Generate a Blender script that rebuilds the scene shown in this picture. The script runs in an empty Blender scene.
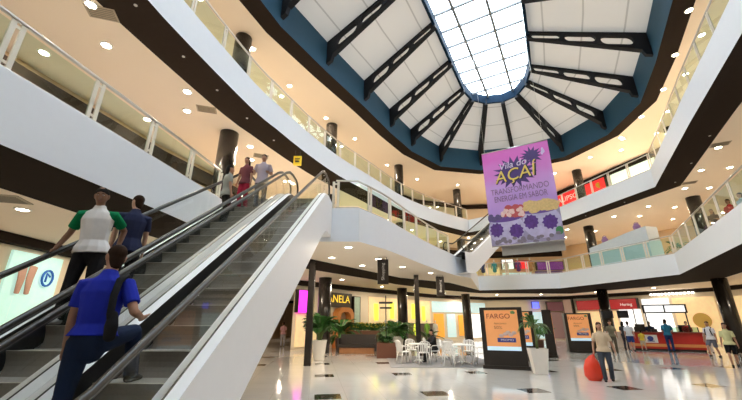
import bpy, bmesh, math, random
from mathutils import Vector, Matrix
from mathutils.geometry import tessellate_polygon
random.seed(7)
PI = math.pi
scene = bpy.context.scene
COL = scene.collection

# ------------------------------------------------------------------ materials
MATS = {}
def M(name, col, rough=.55, metal=0., var=.05, scale=6., emit=0., bump=0., spec=.5):
    if name in MATS: return MATS[name]
    m = bpy.data.materials.new(name); m.use_nodes = True
    nt = m.node_tree; b = nt.nodes['Principled BSDF']
    c = (*col, 1)
    tc = nt.nodes.new('ShaderNodeTexCoord'); nz = nt.nodes.new('ShaderNodeTexNoise')
    nz.inputs['Scale'].default_value = scale; nz.inputs['Detail'].default_value = 3
    nt.links.new(tc.outputs['Object'], nz.inputs['Vector'])
    mx = nt.nodes.new('ShaderNodeMix'); mx.data_type = 'RGBA'
    mx.inputs[6].default_value = (*[max(0, x*(1-var)) for x in col], 1)
    mx.inputs[7].default_value = (*[min(1, x*(1+var)) for x in col], 1)
    nt.links.new(nz.outputs['Fac'], mx.inputs[0])
    nt.links.new(mx.outputs[2], b.inputs['Base Color'])
    b.inputs['Roughness'].default_value = rough; b.inputs['Metallic'].default_value = metal
    b.inputs['Specular IOR Level'].default_value = spec
    if bump:
        bp = nt.nodes.new('ShaderNodeBump'); bp.inputs['Strength'].default_value = bump
        nt.links.new(nz.outputs['Fac'], bp.inputs['Height']); nt.links.new(bp.outputs[0], b.inputs['Normal'])
    if emit:
        b.inputs['Emission Color'].default_value = c; b.inputs['Emission Strength'].default_value = emit
    MATS[name] = m
    return m
def glass(name, tint, refl=.10):
    m = bpy.data.materials.new(name); m.use_nodes = True; nt = m.node_tree; nt.nodes.clear()
    o = nt.nodes.new('ShaderNodeOutputMaterial'); t = nt.nodes.new('ShaderNodeBsdfTransparent'); g = nt.nodes.new('ShaderNodeBsdfGlossy')
    mx = nt.nodes.new('ShaderNodeMixShader'); f = nt.nodes.new('ShaderNodeFresnel'); f.inputs['IOR'].default_value = 1.35
    t.inputs[0].default_value = (*tint, 1); g.inputs['Roughness'].default_value = .02; g.inputs[0].default_value = (.9,.95,.92,1)
    nt.links.new(f.outputs[0], mx.inputs[0]); nt.links.new(t.outputs[0], mx.inputs[1]); nt.links.new(g.outputs[0], mx.inputs[2])
    nt.links.new(mx.outputs[0], o.inputs[0]); MATS[name] = m
    return m
WHITE = M('fascia_white', (.80,.84,.90), .55, var=.02)
CLAD = M('cladding_grey', (.80,.81,.84), .5, var=.02)
DECK = M('deck_white', (.90,.92,.94), .35, var=.02)
CEIL = M('ceiling_cream', (.88,.78,.655), .9, var=.02, scale=.5, spec=.1)
DARK = M('soffit_dark_brown', (.028,.021,.017), .9, var=.1, spec=.04)
COLM = M('column_dark', (.022,.018,.015), .25, var=.15)
BLUE = M('ring_blue', (.032,.092,.150), .6, var=.06, spec=.2)
STEEL = M('steel', (.55,.55,.53), .28, .9)
STEELC = M('post_cream_metal', (.74,.70,.60), .4, .1)
BLACK = M('black_rubber', (.012,.012,.012), .35); RUBBER = M('handrail_rubber', (.028,.025,.022), .32)
TRUSS = M('truss_black', (.018,.02,.025), .6, spec=.2)
STEP = M('step_grey', (.36,.33,.285), .5, .1, var=.12, scale=30)
RISER = M('riser_grey', (.27,.24,.205), .55, .1, var=.12, scale=30)
SKIRT = M('skirt_black', (.012,.013,.014), .4)
GLASS = glass('rail_glass', (.70,.84,.77))
EGLASS = glass('escalator_glass', (.94,.95,.94))
CREAM = M('wall_cream', (.80,.70,.54), .7, var=.03, scale=1)
GFLOOR = M('gallery_floor', (.78,.72,.64), .35, var=.03, scale=1)
LAMP = M('lamp_glow', (1.,.88,.68), .5, emit=30)
LAMPT = M('lamp_trim', (.9,.88,.84), .4)
VENT = M('vent_beige', (.42,.36,.27), .6)
SKIN = {'brown': M('skin_brown', (.22,.105,.06), .5), 'tan': M('skin_tan', (.42,.22,.14), .5), 'light': M('skin_light', (.58,.34,.24), .5)}
HAIR = {'black': M('hair_black', (.010,.008,.007), .85, spec=.12, bump=.3, scale=60), 'brown': M('hair_brown', (.030,.016,.010), .85, spec=.12, bump=.3, scale=60)}
def cloth(name, col): return M('cloth_'+name, col, .9, var=.10, scale=9, bump=.35, spec=.2)
EYEW = M('eye_white', (.8,.8,.78), .3); EYEB = M('eye_dark', (.015,.01,.01), .2); LIP = M('lips', (.25,.08,.07), .5)

# ------------------------------------------------------------------ mesh helpers
class MB:
    def __init__(s): s.bm = bmesh.new()
    def face(s, pts, mi=0):
        f = s.bm.faces.new([s.bm.verts.new(p) for p in pts]); f.material_index = mi; return s
    def box(s, c, d, mat=None, mi=0):
        x, y, z = d[0]/2, d[1]/2, d[2]/2; c = Vector(c)
        R = mat or Matrix.Identity(3)
        v = [s.bm.verts.new(c + R @ Vector((sx*x, sy*y, sz*z))) for sz in (-1,1) for sx, sy in ((-1,-1),(1,-1),(1,1),(-1,1))]
        for q in ((3,2,1,0),(4,5,6,7),(0,1,5,4),(1,2,6,5),(2,3,7,6),(3,0,4,7)):
            f = s.bm.faces.new([v[i] for i in q]); f.material_index = mi
        return s
    def tube(s, pts, r, n=8, cap=True, closed=False, mi=0):
        pts = [Vector(p) for p in pts]; N = len(pts)
        rr = r if isinstance(r, (list, tuple)) else [r]*N
        rings = []; ref = None
        for i, p in enumerate(pts):
            a = pts[i-1] if (i > 0 or closed) else p; b = pts[(i+1) % N] if (i < N-1 or closed) else p
            t = (b-a).normalized()
            if ref is None: ref = Vector((0,0,1)) if abs(t.z) < .9 else Vector((1,0,0))
            x = (ref - t*ref.dot(t)).normalized(); ref = x; y = t.cross(x)
            rings.append([s.bm.verts.new(p + (x*math.cos(k*2*PI/n) + y*math.sin(k*2*PI/n))*rr[i]) for k in range(n)])
        M_ = N if closed else N-1
        for i in range(M_):
            A, B = rings[i], rings[(i+1) % N]
            for k in range(n):
                f = s.bm.faces.new((A[k], A[(k+1)%n], B[(k+1)%n], B[k])); f.material_index = mi; f.smooth = True
        if cap and not closed:
            s.bm.faces.new(rings[0][::-1]).material_index = mi; s.bm.faces.new(rings[-1]).material_index = mi
        return s
    def ell(s, pts, rads, ref=(1,0,0), n=12, flat=(False, False)):
        """elliptical loft with rounded ends; rads = (rx, ry) along ref and across it"""
        pts = [Vector(p) for p in pts]; rads = [(r, r) if not isinstance(r, tuple) else r for r in rads]
        P, R = list(pts), list(rads)
        if not flat[0]:
            d = (pts[0]-pts[1]).normalized(); r0 = min(rads[0])
            P = [pts[0]+d*r0*.95, pts[0]+d*r0*.7] + P; R = [(rads[0][0]*.25, rads[0][1]*.25), (rads[0][0]*.72, rads[0][1]*.72)] + R
        if not flat[1]:
            d = (pts[-1]-pts[-2]).normalized(); r0 = min(rads[-1])
            P = P + [pts[-1]+d*r0*.7, pts[-1]+d*r0*.95]; R = R + [(rads[-1][0]*.72, rads[-1][1]*.72), (rads[-1][0]*.25, rads[-1][1]*.25)]
        rings = []; ref = Vector(ref)
        for i, p in enumerate(P):
            t = (P[min(i+1, len(P)-1)] - P[max(i-1, 0)]).normalized()
            x = ref - t*ref.dot(t)
            if x.length < .1: x = Vector((0,1,0)) - t*t.y
            x.normalize(); y = t.cross(x)
            rings.append([s.bm.verts.new(p + x*R[i][0]*math.cos(k*2*PI/n) + y*R[i][1]*math.sin(k*2*PI/n)) for k in range(n)])
        for A, B in zip(rings, rings[1:]):
            for k in range(n): s.bm.faces.new((A[k], A[(k+1)%n], B[(k+1)%n], B[k])).smooth = True
        s.bm.faces.new(rings[0][::-1]); s.bm.faces.new(rings[-1])
        return s
    def ball(s, c, r, n=12):
        r = (r, r, r) if not isinstance(r, (tuple, list)) else r
        mt = Matrix.Translation(c) @ Matrix.Diagonal((*r, 1))
        for f in bmesh.ops.create_uvsphere(s.bm, u_segments=n, v_segments=max(6, n*2//3), radius=1, matrix=mt)['verts']:
            for q in f.link_faces: q.smooth = True
        return s
    def lathe(s, prof, c=(0,0,0), n=20, mi=0, smooth=True):
        c = Vector(c); rings = [[s.bm.verts.new(c + Vector((r*math.cos(k*2*PI/n), r*math.sin(k*2*PI/n), z))) for k in range(n)] for r, z in prof]
        for A, B in zip(rings, rings[1:]):
            for k in range(n):
                f = s.bm.faces.new((A[k], A[(k+1)%n], B[(k+1)%n], B[k])); f.smooth = smooth; f.material_index = mi
        s.bm.faces.new(rings[0][::-1]).material_index = mi; s.bm.faces.new(rings[-1]).material_index = mi
        return s
    def poly(s, outer, holes=(), z=0., up=True, mi=0, f3=None):
        f3 = f3 or (lambda p: Vector((p[0], p[1], z)))
        loops = [[Vector((p[0], p[1], 0)) for p in outer]] + [[Vector((p[0], p[1], 0)) for p in h] for h in holes]
        flat = [p for l in loops for p in l]; vs = [s.bm.verts.new(f3(p)) for p in flat]
        for a, b, c in tessellate_polygon(loops):
            A, B, C = flat[a], flat[b], flat[c]
            ccw = (B-A).cross(C-A).z > 0
            q = (a, b, c) if ccw == up else (c, b, a)
            try: s.bm.faces.new([vs[i] for i in q]).material_index = mi
            except ValueError: pass
        return s
    def prism(s, outer, holes, f3a, f3b, mi=0):
        """solid plate: outline with holes between two parallel mappings"""
        s.poly(outer, holes, up=True, f3=f3a, mi=mi); s.poly(outer, holes, up=False, f3=f3b, mi=mi)
        for L in [outer] + list(holes):
            for a, b in zip(L, list(L[1:]) + [L[0]]):
                s.bm.faces.new([s.bm.verts.new(q) for q in (f3a(Vector((*a,0))), f3a(Vector((*b,0))), f3b(Vector((*b,0))), f3b(Vector((*a,0))))]).material_index = mi
        bmesh.ops.remove_doubles(s.bm, verts=s.bm.verts, dist=1e-5); bmesh.ops.recalc_face_normals(s.bm, faces=s.bm.faces)
        return s
    def strip(s, A, B, closed=False, mi=0, smooth=False):
        n = len(A); va = [s.bm.verts.new(p) for p in A]; vb = [s.bm.verts.new(p) for p in B]
        for i in range(n if closed else n-1):
            j = (i+1) % n; f = s.bm.faces.new((va[i], va[j], vb[j], vb[i])); f.material_index = mi; f.smooth = smooth
        return s
    def mesh(s, name):
        m = bpy.data.meshes.new(name); s.bm.to_mesh(m); s.bm.free(); return m
    def build(s, name, mat, parent=None, loc=None, rz=None, weld=False):
        if weld: bmesh.ops.remove_doubles(s.bm, verts=s.bm.verts, dist=1e-4); bmesh.ops.recalc_face_normals(s.bm, faces=s.bm.faces)
        return link(name, s.mesh(name), mat, parent, loc, rz)
def link(name, me, mat, parent=None, loc=None, rz=None):
    for m in (mat if isinstance(mat, (list, tuple)) else [mat]): me.materials.append(m)
    o = bpy.data.objects.new(name, me); COL.objects.link(o)
    if parent: o.parent = parent
    if loc: o.location = loc
    if rz is not None: o.rotation_euler.z = rz
    return o
def tag(o, label, cat, group=None, kind=None):
    o['label'] = label
    if cat: o['category'] = cat
    if group: o['group'] = group
    if kind: o['kind'] = kind
    return o
def thing(name, label, cat, loc=(0,0,0), rz=0., group=None):
    o = bpy.data.objects.new(name, None); COL.objects.link(o); o.empty_display_size = .2
    o.location = loc; o.rotation_euler.z = rz
    return tag(o, label, cat, group)
def struct(o, label=None):
    o['kind'] = 'structure'
    if label: o['label'] = label
    return o
def dup(root, loc, rz, label=None, group=None):
    r = root.copy(); COL.objects.link(r); r.location = loc; r.rotation_euler.z = rz
    if label: r['label'] = label
    if group: r['group'] = group
    for ch in list(root.children):
        c = ch.copy(); COL.objects.link(c); c.parent = r
        for g in list(ch.children):
            d = g.copy(); COL.objects.link(d); d.parent = c
    return r
def text(name, s, size, mat, parent, mtx, depth=.004, sx=1., align='CENTER', spacing=1., shear=0.):
    cu = bpy.data.curves.new(name, 'FONT'); cu.body = s; cu.size = size; cu.extrude = depth; cu.align_x = align; cu.align_y = 'CENTER'
    cu.resolution_u = 3; cu.space_character = spacing; cu.shear = shear
    t = bpy.data.objects.new(name+'_tmp', cu); COL.objects.link(t)
    me = bpy.data.meshes.new_from_object(t.evaluated_get(bpy.context.evaluated_depsgraph_get())); me.name = name
    bpy.data.objects.remove(t); bpy.data.curves.remove(cu); me.materials.clear()
    me.transform(mtx @ Matrix.Diagonal((sx,1,1,1)))
    return link(name, me, mat, parent)
def facing(p, nrm, roll=0.):
    """matrix placing text in a vertical plane at p, readable from the side nrm points to"""
    n = Vector(nrm).normalized(); x = Vector((0,0,1)).cross(n).normalized(); z = n; y = z.cross(x)
    return Matrix.Translation(p) @ Matrix((x, y, z)).transposed().to_4x4() @ Matrix.Rotation(roll, 4, 'Z')
def fuse(mb, voxel, name, smooth=2):
    me = mb.mesh(name); t = bpy.data.objects.new(name+'_tmp', me); COL.objects.link(t)
    r = t.modifiers.new('r', 'REMESH'); r.mode = 'VOXEL'; r.voxel_size = voxel; r.use_smooth_shade = True
    if smooth:
        q = t.modifiers.new('s', 'SMOOTH'); q.iterations = smooth; q.factor = .5
    out = bpy.data.meshes.new_from_object(t.evaluated_get(bpy.context.evaluated_depsgraph_get())); out.name = name
    bpy.data.objects.remove(t); bpy.data.meshes.remove(me); out.materials.clear()
    return out
def cr(pts, step=.6):
    P = [Vector(p) for p in pts]; out = []
    for i in range(len(P)-1):
        a = P[max(i-1,0)]; b = P[i]; c = P[i+1]; d = P[min(i+2, len(P)-1)]
        n = max(2, int((c-b).length/step))
        for k in range(n):
            t = k/n
            out.append(.5*((2*b) + (c-a)*t + (2*a-5*b+4*c-d)*t*t + (-a+3*b-3*c+d)*t**3))
    out.append(P[-1]); return [tuple(p) for p in out]
def adopt(o, label):
    """make a mesh built in world coordinates a part of the thing with this label"""
    p = [q for q in COL.objects if q.get('label') == label][0]
    o.parent = p; o.location = -p.location
    for k in ('label', 'category', 'group'):
        if k in o: del o[k]
    return o
def offset(pts, d, closed=False):
    """offset a 2-D polyline to its left by d"""
    P = [Vector(p[:2]) for p in pts]; n = len(P); out = []
    for i in range(n):
        a = P[i-1] if (i > 0 or closed) else None; c = P[(i+1)%n] if (i < n-1 or closed) else None; b = P[i]
        ns = []
        if a is not None and (b-a).length > 1e-6: t = (b-a).normalized(); ns.append(Vector((-t.y, t.x)))
        if c is not None and (c-b).length > 1e-6: t = (c-b).normalized(); ns.append(Vector((-t.y, t.x)))
        m = sum(ns, Vector((0,0))).normalized(); k = max(.35, m.dot(ns[0]))
        q = b + m*d/k; out.append((q.x, q.y))
    return out

# ------------------------------------------------------------------ people
def ik(a, b, l1, l2, pole):
    a, b, pole = Vector(a), Vector(b), Vector(pole); d = b-a; L = d.length
    if L > (l1+l2)*.998: b = a + d*((l1+l2)*.998/L); d = b-a; L = d.length
    u = d.normalized(); x = (l1*l1 - l2*l2 + L*L)/(2*L); h = math.sqrt(max(0, l1*l1 - x*x))
    p = (pole - u*pole.dot(u)).normalized()
    return a + u*x + p*h, b
def person(label, loc, rz, H=1.7, shirt=(.5,.5,.5), pants=(.03,.03,.04), skin='tan', hair='black', feet=None, hands=(None,None), lean=0., side=0., yaw=0., nod=0.,
           voxel=.014, sleeve='short', sleeve_col=None, legs='long', longhair=False, shoe=(.03,.03,.03), hem=.80, seat=None, girl=False, group=None, curl=.5, twist=0., pcols=None):
    s = H/1.75; root = thing('person', label, 'person', loc, rz, group)
    feet = feet or ((-.1,0,0),(.1,.02,0)); V = Vector
    fx = [(V(f) + V((0,0,.075*s))) for f in feet]
    mid = (fx[0]+fx[1])/2; low = min(fx[0].z, fx[1].z)
    pel = V(seat) if seat else V((mid.x, mid.y, low + .835*s - .12*abs(fx[0].y-fx[1].y)))
    RT = Matrix.Rotation(twist, 3, 'Z') @ Matrix.Rotation(side, 3, 'Y') @ Matrix.Rotation(-lean, 3, 'X')
    T = lambda x, y, z: pel + RT @ V((x*s, y*s, z*s))
    w = .9 if girl else 1.
    body = MB(); rx = RT @ V((1,0,0))
    tors = [(-.09,.115,.09),(0,.165,.115),(.12,.145 if not girl else .125,.10),(.26,.155*w,.11),(.40,.178*w,.115),(.50,.15*w,.09),(.55,.075,.065)]
    body.ell([T(0,0,z) for z,_,_ in tors], [(a*s, b*s) for _,a,b in tors], rx)
    body.ell([T(0,0,.52), T(0,.012,.62), T(0,.02,.66)], [.06*s,.052*s,.05*s], rx)
    # head
    hc = T(0,.025,.735); RH = RT @ Matrix.Rotation(yaw, 3, 'Z') @ Matrix.Rotation(-nod, 3, 'X')
    h = lambda x, y, z: hc + RH @ V((x*s, y*s, z*s)); hx = RH @ V((1,0,0))
    body.ell([h(0,.035,-.115), h(0,.03,-.085), h(0,.012,-.04), h(0,0,.02), h(0,-.008,.07)], [(.03*s,.03*s),(.05*s,.058*s),(.068*s,.085*s),(.075*s,.096*s),(.062*s,.08*s)], hx)
    body.ell([h(0,.085,.012), h(0,.104,-.018), h(0,.106,-.03)], [.009*s,.013*s,.016*s], hx)      # nose
    for e in (-1,1): body.ell([h(e*.077,-.005,-.03), h(e*.082,-.012,.005), h(e*.08,-.012,.022)], [(.008*s,.012*s),(.009*s,.02*s),(.008*s,.014*s)], hx)   # ears
    sh, el, wr, hip, kn, an = [], [], [], [], [], []
    for i, e in enumerate((-1,1)):
        S = T(e*.185*w,0,.475); tgt = hands[i]
        tgt = V(tgt) if tgt else T(e*.25,.06,-.06)
        pole = RT @ V((e*.35,-1,-.25))
        E_, W = ik(S, tgt, .285*s, .255*s, pole); sh.append(S); el.append(E_); wr.append(W)
        body.ell([T(e*.12*w,0,.485), S, (S+E_)/2, E_], [.052*s,.052*s,.044*s,.038*s], (0,1,.1))
        body.ell([E_, E_+(W-E_)*.3, W], [.038*s,.037*s,.026*s], (0,1,.1))
        # hand: palm, four bent fingers, thumb from the palm's side
        d = (W-E_).normalized(); sidev = (RT @ V((0,1,0))); sidev = (sidev - d*sidev.dot(d)).normalized(); inn = d.cross(sidev)*e
        if inn.dot(RT @ V((-e,0,0))) < 0: inn = -inn
        body.ell([W, W+d*.045*s, W+d*.085*s], [(.026*s,.019*s),(.040*s,.016*s),(.040*s,.014*s)], sidev)
        for k, (o, L) in enumerate(((.031,.072),(.0105,.08),(-.0105,.075),(-.031,.06))):
            p0 = W + d*.075*s + sidev*o*s; p1 = p0 + (d*.9+inn*curl*.4)*L*.45*s; p2 = p1 + (d*.6+inn*curl)*L*.35*s; p3 = p2 + (d*.25+inn*curl)*L*.28*s
            body.ell([p0,p1,p2,p3], [.0098*s,.0092*s,.0085*s,.0075*s], sidev, n=8)
        q0 = W + d*.025*s + sidev*.024*s; q1 = q0 + (d*.55+sidev*.75)*.042*s; q2 = q1 + (d*.9+sidev*.25+inn*.3)*.04*s
        body.ell([q0,q1,q2], [.013*s,.0115*s,.0095*s], inn, n=8)
        Hp = pel + RT @ V((e*.088*s,0,-.02*s)); A = fx[i]
        K, A = ik(Hp, A, .415*s, .41*s, V((e*.12,1,.05)) if not seat else V((e*.1,1,.6)))
        hip.append(Hp); kn.append(K); an.append(A)
        body.ell([Hp, Hp+(K-Hp)*.4, K], [.088*s,.075*s,.052*s], (0,1,0)); body.ell([K, K+(A-K)*.35, A], [.05*s,.053*s,.034*s], (0,1,0))
    link('body', fuse(body, voxel, 'body'), SKIN[skin], root)
    # face
    fc = MB()
    for e in (-1,1): fc.ball(h(e*.031,.083,.018), (.0115*s,.008*s,.006*s), 8)
    link('eye_white', fc.mesh('eye_white'), EYEW, root)
    fc = MB()
    for e in (-1,1): fc.ball(h(e*.031,.0885,.018), .0062*s, 8)
    link('iris', fc.mesh('iris'), EYEB, root)
    fc = MB(); fc.ell([h(-.024,.086,-.062), h(0,.094,-.06), h(.024,.086,-.062)], [.004*s,.0075*s,.004*s], (0,0,1), n=8); link('mouth', fc.mesh('mouth'), LIP, root)
    fc = MB()
    for e in (-1,1): fc.ell([h(e*.014,.09,.036), h(e*.032,.09,.043), h(e*.05,.08,.036)], [.003*s,.0042*s,.003*s], (0,0,1), n=6)
    link('eyebrows', fc.mesh('eyebrows'), HAIR[hair], root)
    # hair
    hm = MB()
    hm.ball((0,0,0), (.080*s,.097*s,.088*s), 16)
    for v in hm.bm.verts: v.co = h(0,-.014,.044) + RH @ v.co
    hm.ell([h(0,-.048,-.07), h(0,-.044,-.03), h(0,-.036,.02)], [(.052*s,.045*s),(.066*s,.054*s),(.072*s,.062*s)], hx)
    if longhair: hm.ell([h(0,-.055,.03), h(0,-.08,-.08), h(0,-.075,-.19), h(0,-.07,-.28)], [(.075*s,.06*s),(.085*s,.05*s),(.085*s,.04*s),(.06*s,.025*s)], hx)
    link('hair', fuse(hm, voxel*.9, 'hair', 1), HAIR[hair], root)
    # shirt
    g = .016*s; sm = MB(); z0 = (hem-.835)
    tr = [(z0,.212,.158),(min(.03,z0+.09),.200,.146),(.12,.155 if not girl else .138,.112),(.26,.166*w,.122),(.40,.188*w,.127),(.50,.16*w,.102),(.553,.082,.075)]
    tr = [t for t in tr if t[0] >= z0-1e-6]
    sm.ell([T(0,0,z) for z,_,_ in tr], [(a*s+.004, b*s+.004) for _,a,b in tr], rx, flat=(True,False))
    sl = MB(); smat = cloth('%.2f_%.2f_%.2f' % tuple(shirt), shirt)
    for i, e in enumerate((-1,1)):
        tgt = sl if sleeve_col else sm
        if sleeve == 'short':
            mE = sh[i] + (el[i]-sh[i])*.72; tgt.ell([T(e*.10*w,0,.475), sh[i], sh[i]+(el[i]-sh[i])*.4, mE], [.066*s,.069*s,.066*s,.066*s], (0,1,.1), flat=(False,True))
        elif sleeve == 'long':
            tgt.ell([T(e*.10*w,0,.475), sh[i], (sh[i]+el[i])/2, el[i]], [.066*s,.067*s,.06*s,.053*s], (0,1,.1)); tgt.ell([el[i], wr[i]+(el[i]-wr[i])*.08], [.053*s,.042*s], (0,1,.1), flat=(False,True))
    link('shirt', fuse(sm, voxel*.9, 'shirt'), smat, root)
    if sleeve_col:
        o = link('sleeves', fuse(sl, voxel*.9, 'sleeves'), cloth('%.2f_%.2f_%.2f' % tuple(sleeve_col), sleeve_col), root)
    # trousers
    pm = MB()
    pm.ell([T(0,0,-.10), T(0,0,0), T(0,0,.07)], [(.13*s,.105*s),(.176*s,.126*s),(.165*s,.118*s)], rx, flat=(False,True))
    for i in (0,1):
        if legs == 'long': pm.ell([hip[i], hip[i]+(kn[i]-hip[i])*.5, kn[i]], [.102*s,.09*s,.07*s], (0,1,0)); pm.ell([kn[i], kn[i]+(an[i]-kn[i])*.4, an[i]+V((0,0,-.025*s))], [.07*s,.068*s,.064*s], (0,1,0), flat=(False,True))
        else: pm.ell([hip[i], hip[i]+(kn[i]-hip[i])*.5, kn[i]+(kn[i]-hip[i])*(-.08)], [.102*s,.096*s,.09*s], (0,1,0), flat=(False,True))
    link('trousers' if legs == 'long' else 'shorts', fuse(pm, voxel*.9, 'trousers'), cloth('%.2f_%.2f_%.2f' % tuple(pants), pants), root)
    for i, e in enumerate((-1,1)):
        A = an[i]; f = MB(); toe = V((e*.02,1,0)).normalized(); b = A + V((0,0,-.04*s))
        f.ell([b - toe*.055*s, b + toe*.03*s + V((0,0,.004)), b + toe*.12*s + V((0,0,-.008*s)), b + toe*.17*s + V((0,0,-.014*s))], [(.036*s,.036*s),(.042*s,.042*s),(.046*s,.03*s),(.034*s,.022*s)], (1,0,0))
        link('shoe', fuse(f, voxel*.8, 'shoe', 1), cloth('shoe_%.2f_%.2f' % (shoe[0], shoe[2]), shoe), root)
    return dict(root=root, T=T, h=h, sh=sh, el=el, wr=wr, hip=hip, s=s, RT=RT, pel=pel)

# ---- escalator frame (shared by people and machines)
AZ = math.radians(2.3); DV = Vector((math.sin(AZ), math.cos(AZ), 0)); RV = Vector((math.cos(AZ), -math.sin(AZ), 0))
S0 = 2.09; SL = .649; Z1, Z2, ZC = 5.2, 10.4, 14.5
AR, AL = 2.425, 3.7875
def esc(a, lat, y, z=0): return RV*(-a+lat) + DV*(S0+y) + Vector((0,0,z))
def step_at(a, lat, k, dy=.2): return esc(a, lat, .4*k+dy, .26*k)
# people on the escalators
man = person('man in blue shirt and jeans climbing the near escalator with a black shoulder bag', step_at(AR, -.20, 2, .3), -AZ+.12, 1.77, (.016,.028,.36), (.012,.024,.06), 'tan', 'brown',
    feet=((-.1,-.02,0),(.13,.62,.52)), seat=(0.0,.10,.94), lean=.06, hands=((-.25,.16,.88),(.27,.32,1.13)), yaw=.8, voxel=.0085, hem=.86, shoe=(.02,.02,.02), twist=.05)
T, r = man['T'], man['root']
mb = MB(); mb.tube([T(.15,.125,.42), T(.15,.10,.50), T(.15,.0,.555), T(.155,-.10,.50), T(.165,-.15,.36), T(.18,-.16,.2), T(.20,-.15,.12)], .032, 8)
bag = thing('shoulder_bag', 'black bag hanging on a wide strap from the right shoulder of the man in blue', 'bag', r.location, r.rotation_euler.z)
mb.build('strap', cloth('bag_black', (.012,.012,.014)), bag)
mb = MB(); mb.ell([T(.20,-.15,.20), T(.215,-.165,.10), T(.22,-.16,.0)], [(.04,.03),(.06,.035),(.05,.03)], (1,0,0)); link('pouch', fuse(mb, .012, 'pouch'), cloth('bag_black', (.012,.012,.014)), bag)
person('man in white shirt with green sleeves leaning on the far escalator handrail', step_at(AL, -.20, 6, .06), PI-AZ+.38, 1.80, (.72,.70,.69), (.012,.012,.014), 'brown', 'black',
    feet=((-.12,.0,0),(.13,.03,0)), seat=(-.03,.0,.965), hands=((-.27,-.16,1.05),(.385,-.03,.965)), side=.05, nod=.28, sleeve_col=(.0,.19,.07), voxel=.0085, hem=.79, yaw=.12, shoe=(.3,.3,.3))
person('boy in navy T-shirt seen from behind next to the man in white', step_at(AL, -.08, 7), .75, 1.67, (.022,.028,.07), (.02,.02,.025), 'light', 'brown',
    feet=((-.09,0,0),(.09,.02,0)), hands=((-.21,.14,.78),(.22,.1,.76)), voxel=.009, hem=.74, yaw=.45)
person('girl with dark hair in grey patterned top and black trousers near the escalator head', step_at(AL, -.26, 15), -.9, 1.60, (.34,.35,.31), (.01,.01,.012), 'tan', 'black', voxel=.012, girl=True, longhair=True, hem=.74)
person('woman in maroon top and red trousers riding beside the man in lilac shirt', step_at(AL, -.31, 18), PI-.25, 1.62, (.16,.05,.06), (.36,.02,.05), 'tan', 'brown', voxel=.012, girl=True, longhair=True, hem=.74)
person('man in lilac grey shirt standing at the top of the far escalator', step_at(AL, .19, 18), PI+.1, 1.70, (.42,.36,.41), (.05,.05,.08), 'tan', 'black', voxel=.012, hem=.70, hands=((-.2,.22,1.05),(.2,.22,1.05)))
# people on the ground floor
w = person('woman in beige top and dark jeans walking with a big red bag', (6.92,11.35,0), math.radians(150), 1.63, (.60,.47,.33), (.055,.065,.085), 'tan', 'brown',
    feet=((-.08,-.1,0),(.10,.14,0)), hands=((-.27,.10,.80),(.27,.10,.80)), voxel=.010, girl=True, longhair=True, yaw=.2, hem=.80, sleeve='short')
bg = thing('plastic_bag', 'big red plastic bag hanging from the hand of the woman in beige', 'bag', (6.92,11.35,0), math.radians(150))
mb = MB(); mb.ell([(.37,.10,.02),(.37,.10,.12),(.37,.10,.34),(.36,.10,.52),(.33,.10,.64),(.29,.11,.70)], [(.17,.12),(.25,.17),(.24,.17),(.17,.12),(.07,.05),(.025,.02)], (1,0,0), n=18)
for v in mb.bm.verts: v.co += Vector((random.uniform(-1,1),random.uniform(-1,1),random.uniform(-.4,.4)))*.014
mb.build('sack', M('red_plastic', (.75,.045,.015), .35), bg)
mb = MB(); mb.tube([(.29,.11,.68),(.26,.13,.74),(.265,.12,.80),(.29,.09,.745),(.29,.11,.68)], .012, 6); mb.build('handle', MATS['red_plastic'], bg)
person('shopper in camouflage top standing by the dark column behind the woman with the red bag', (13.55,21.2,0), 2.6, 1.7, (.16,.14,.09), (.10,.085,.06), 'tan', 'black', girl=True, longhair=True)
person('shopper in black and white top at the near end of the red kiosk', (16.2,24.1,0), -1.0, 1.66, (.05,.05,.06), (.04,.04,.05), 'light', 'black', girl=True, longhair=True)
person('shopper in pale T-shirt and blue shorts by the kiosk end', (15.75,22.95,0), -.7, 1.66, (.62,.64,.70), (.03,.06,.22), 'light', 'brown', legs='shorts')
person('small child in yellow shirt waiting at the red kiosk', (16.45,22.95,0), -.6, 1.15, (.70,.50,.06), (.55,.45,.32), 'light', 'brown', legs='shorts')
person('man in teal blue shirt and blue trousers leaning at the red kiosk counter', (17.45,22.15,0), -.75, 1.78, (.02,.13,.22), (.015,.035,.12), 'tan', 'black', hands=((-.15,.42,1.08),(.2,.42,1.08)), lean=.12)
person('child in pink and white clothes standing against the red kiosk front', (19.1,21.45,0), -.5, 1.25, (.62,.40,.38), (.60,.50,.48), 'light', 'brown', girl=True)
person('kiosk attendant in dark navy uniform behind the counter', (17.75,23.85,0), 2.4, 1.66, (.02,.03,.06), (.02,.02,.03), 'tan', 'black')
person('kiosk attendant in teal cap and shirt behind the counter', (18.45,23.45,0), 2.5, 1.68, (.03,.16,.24), (.02,.02,.03), 'tan', 'black')
person('kiosk attendant in red shirt at the far end of the counter', (19.35,22.95,0), 2.6, 1.66, (.50,.05,.06), (.02,.02,.03), 'light', 'black')
wk = person('man in white shirt and grey shorts walking with a black backpack', (17.0,18.9,0), 2.0, 1.70, (.66,.66,.70), (.14,.15,.19), 'tan', 'black', feet=((-.09,-.22,0),(.09,.22,.02)), legs='shorts')
bp = thing('backpack', 'black backpack worn by the walking man in grey shorts', 'backpack', wk['root'].location, 2.0)
mb = MB(); T = wk['T']; mb.ell([T(0,-.2,.05), T(0,-.23,.15), T(0,-.22,.35), T(0,-.18,.48)], [(.12,.07),(.16,.1),(.15,.09),(.1,.05)], (1,0,0)); link('sack', fuse(mb, .02, 'sack'), cloth('bag_black', (.012,.012,.014)), bp)
mb = MB()
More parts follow.
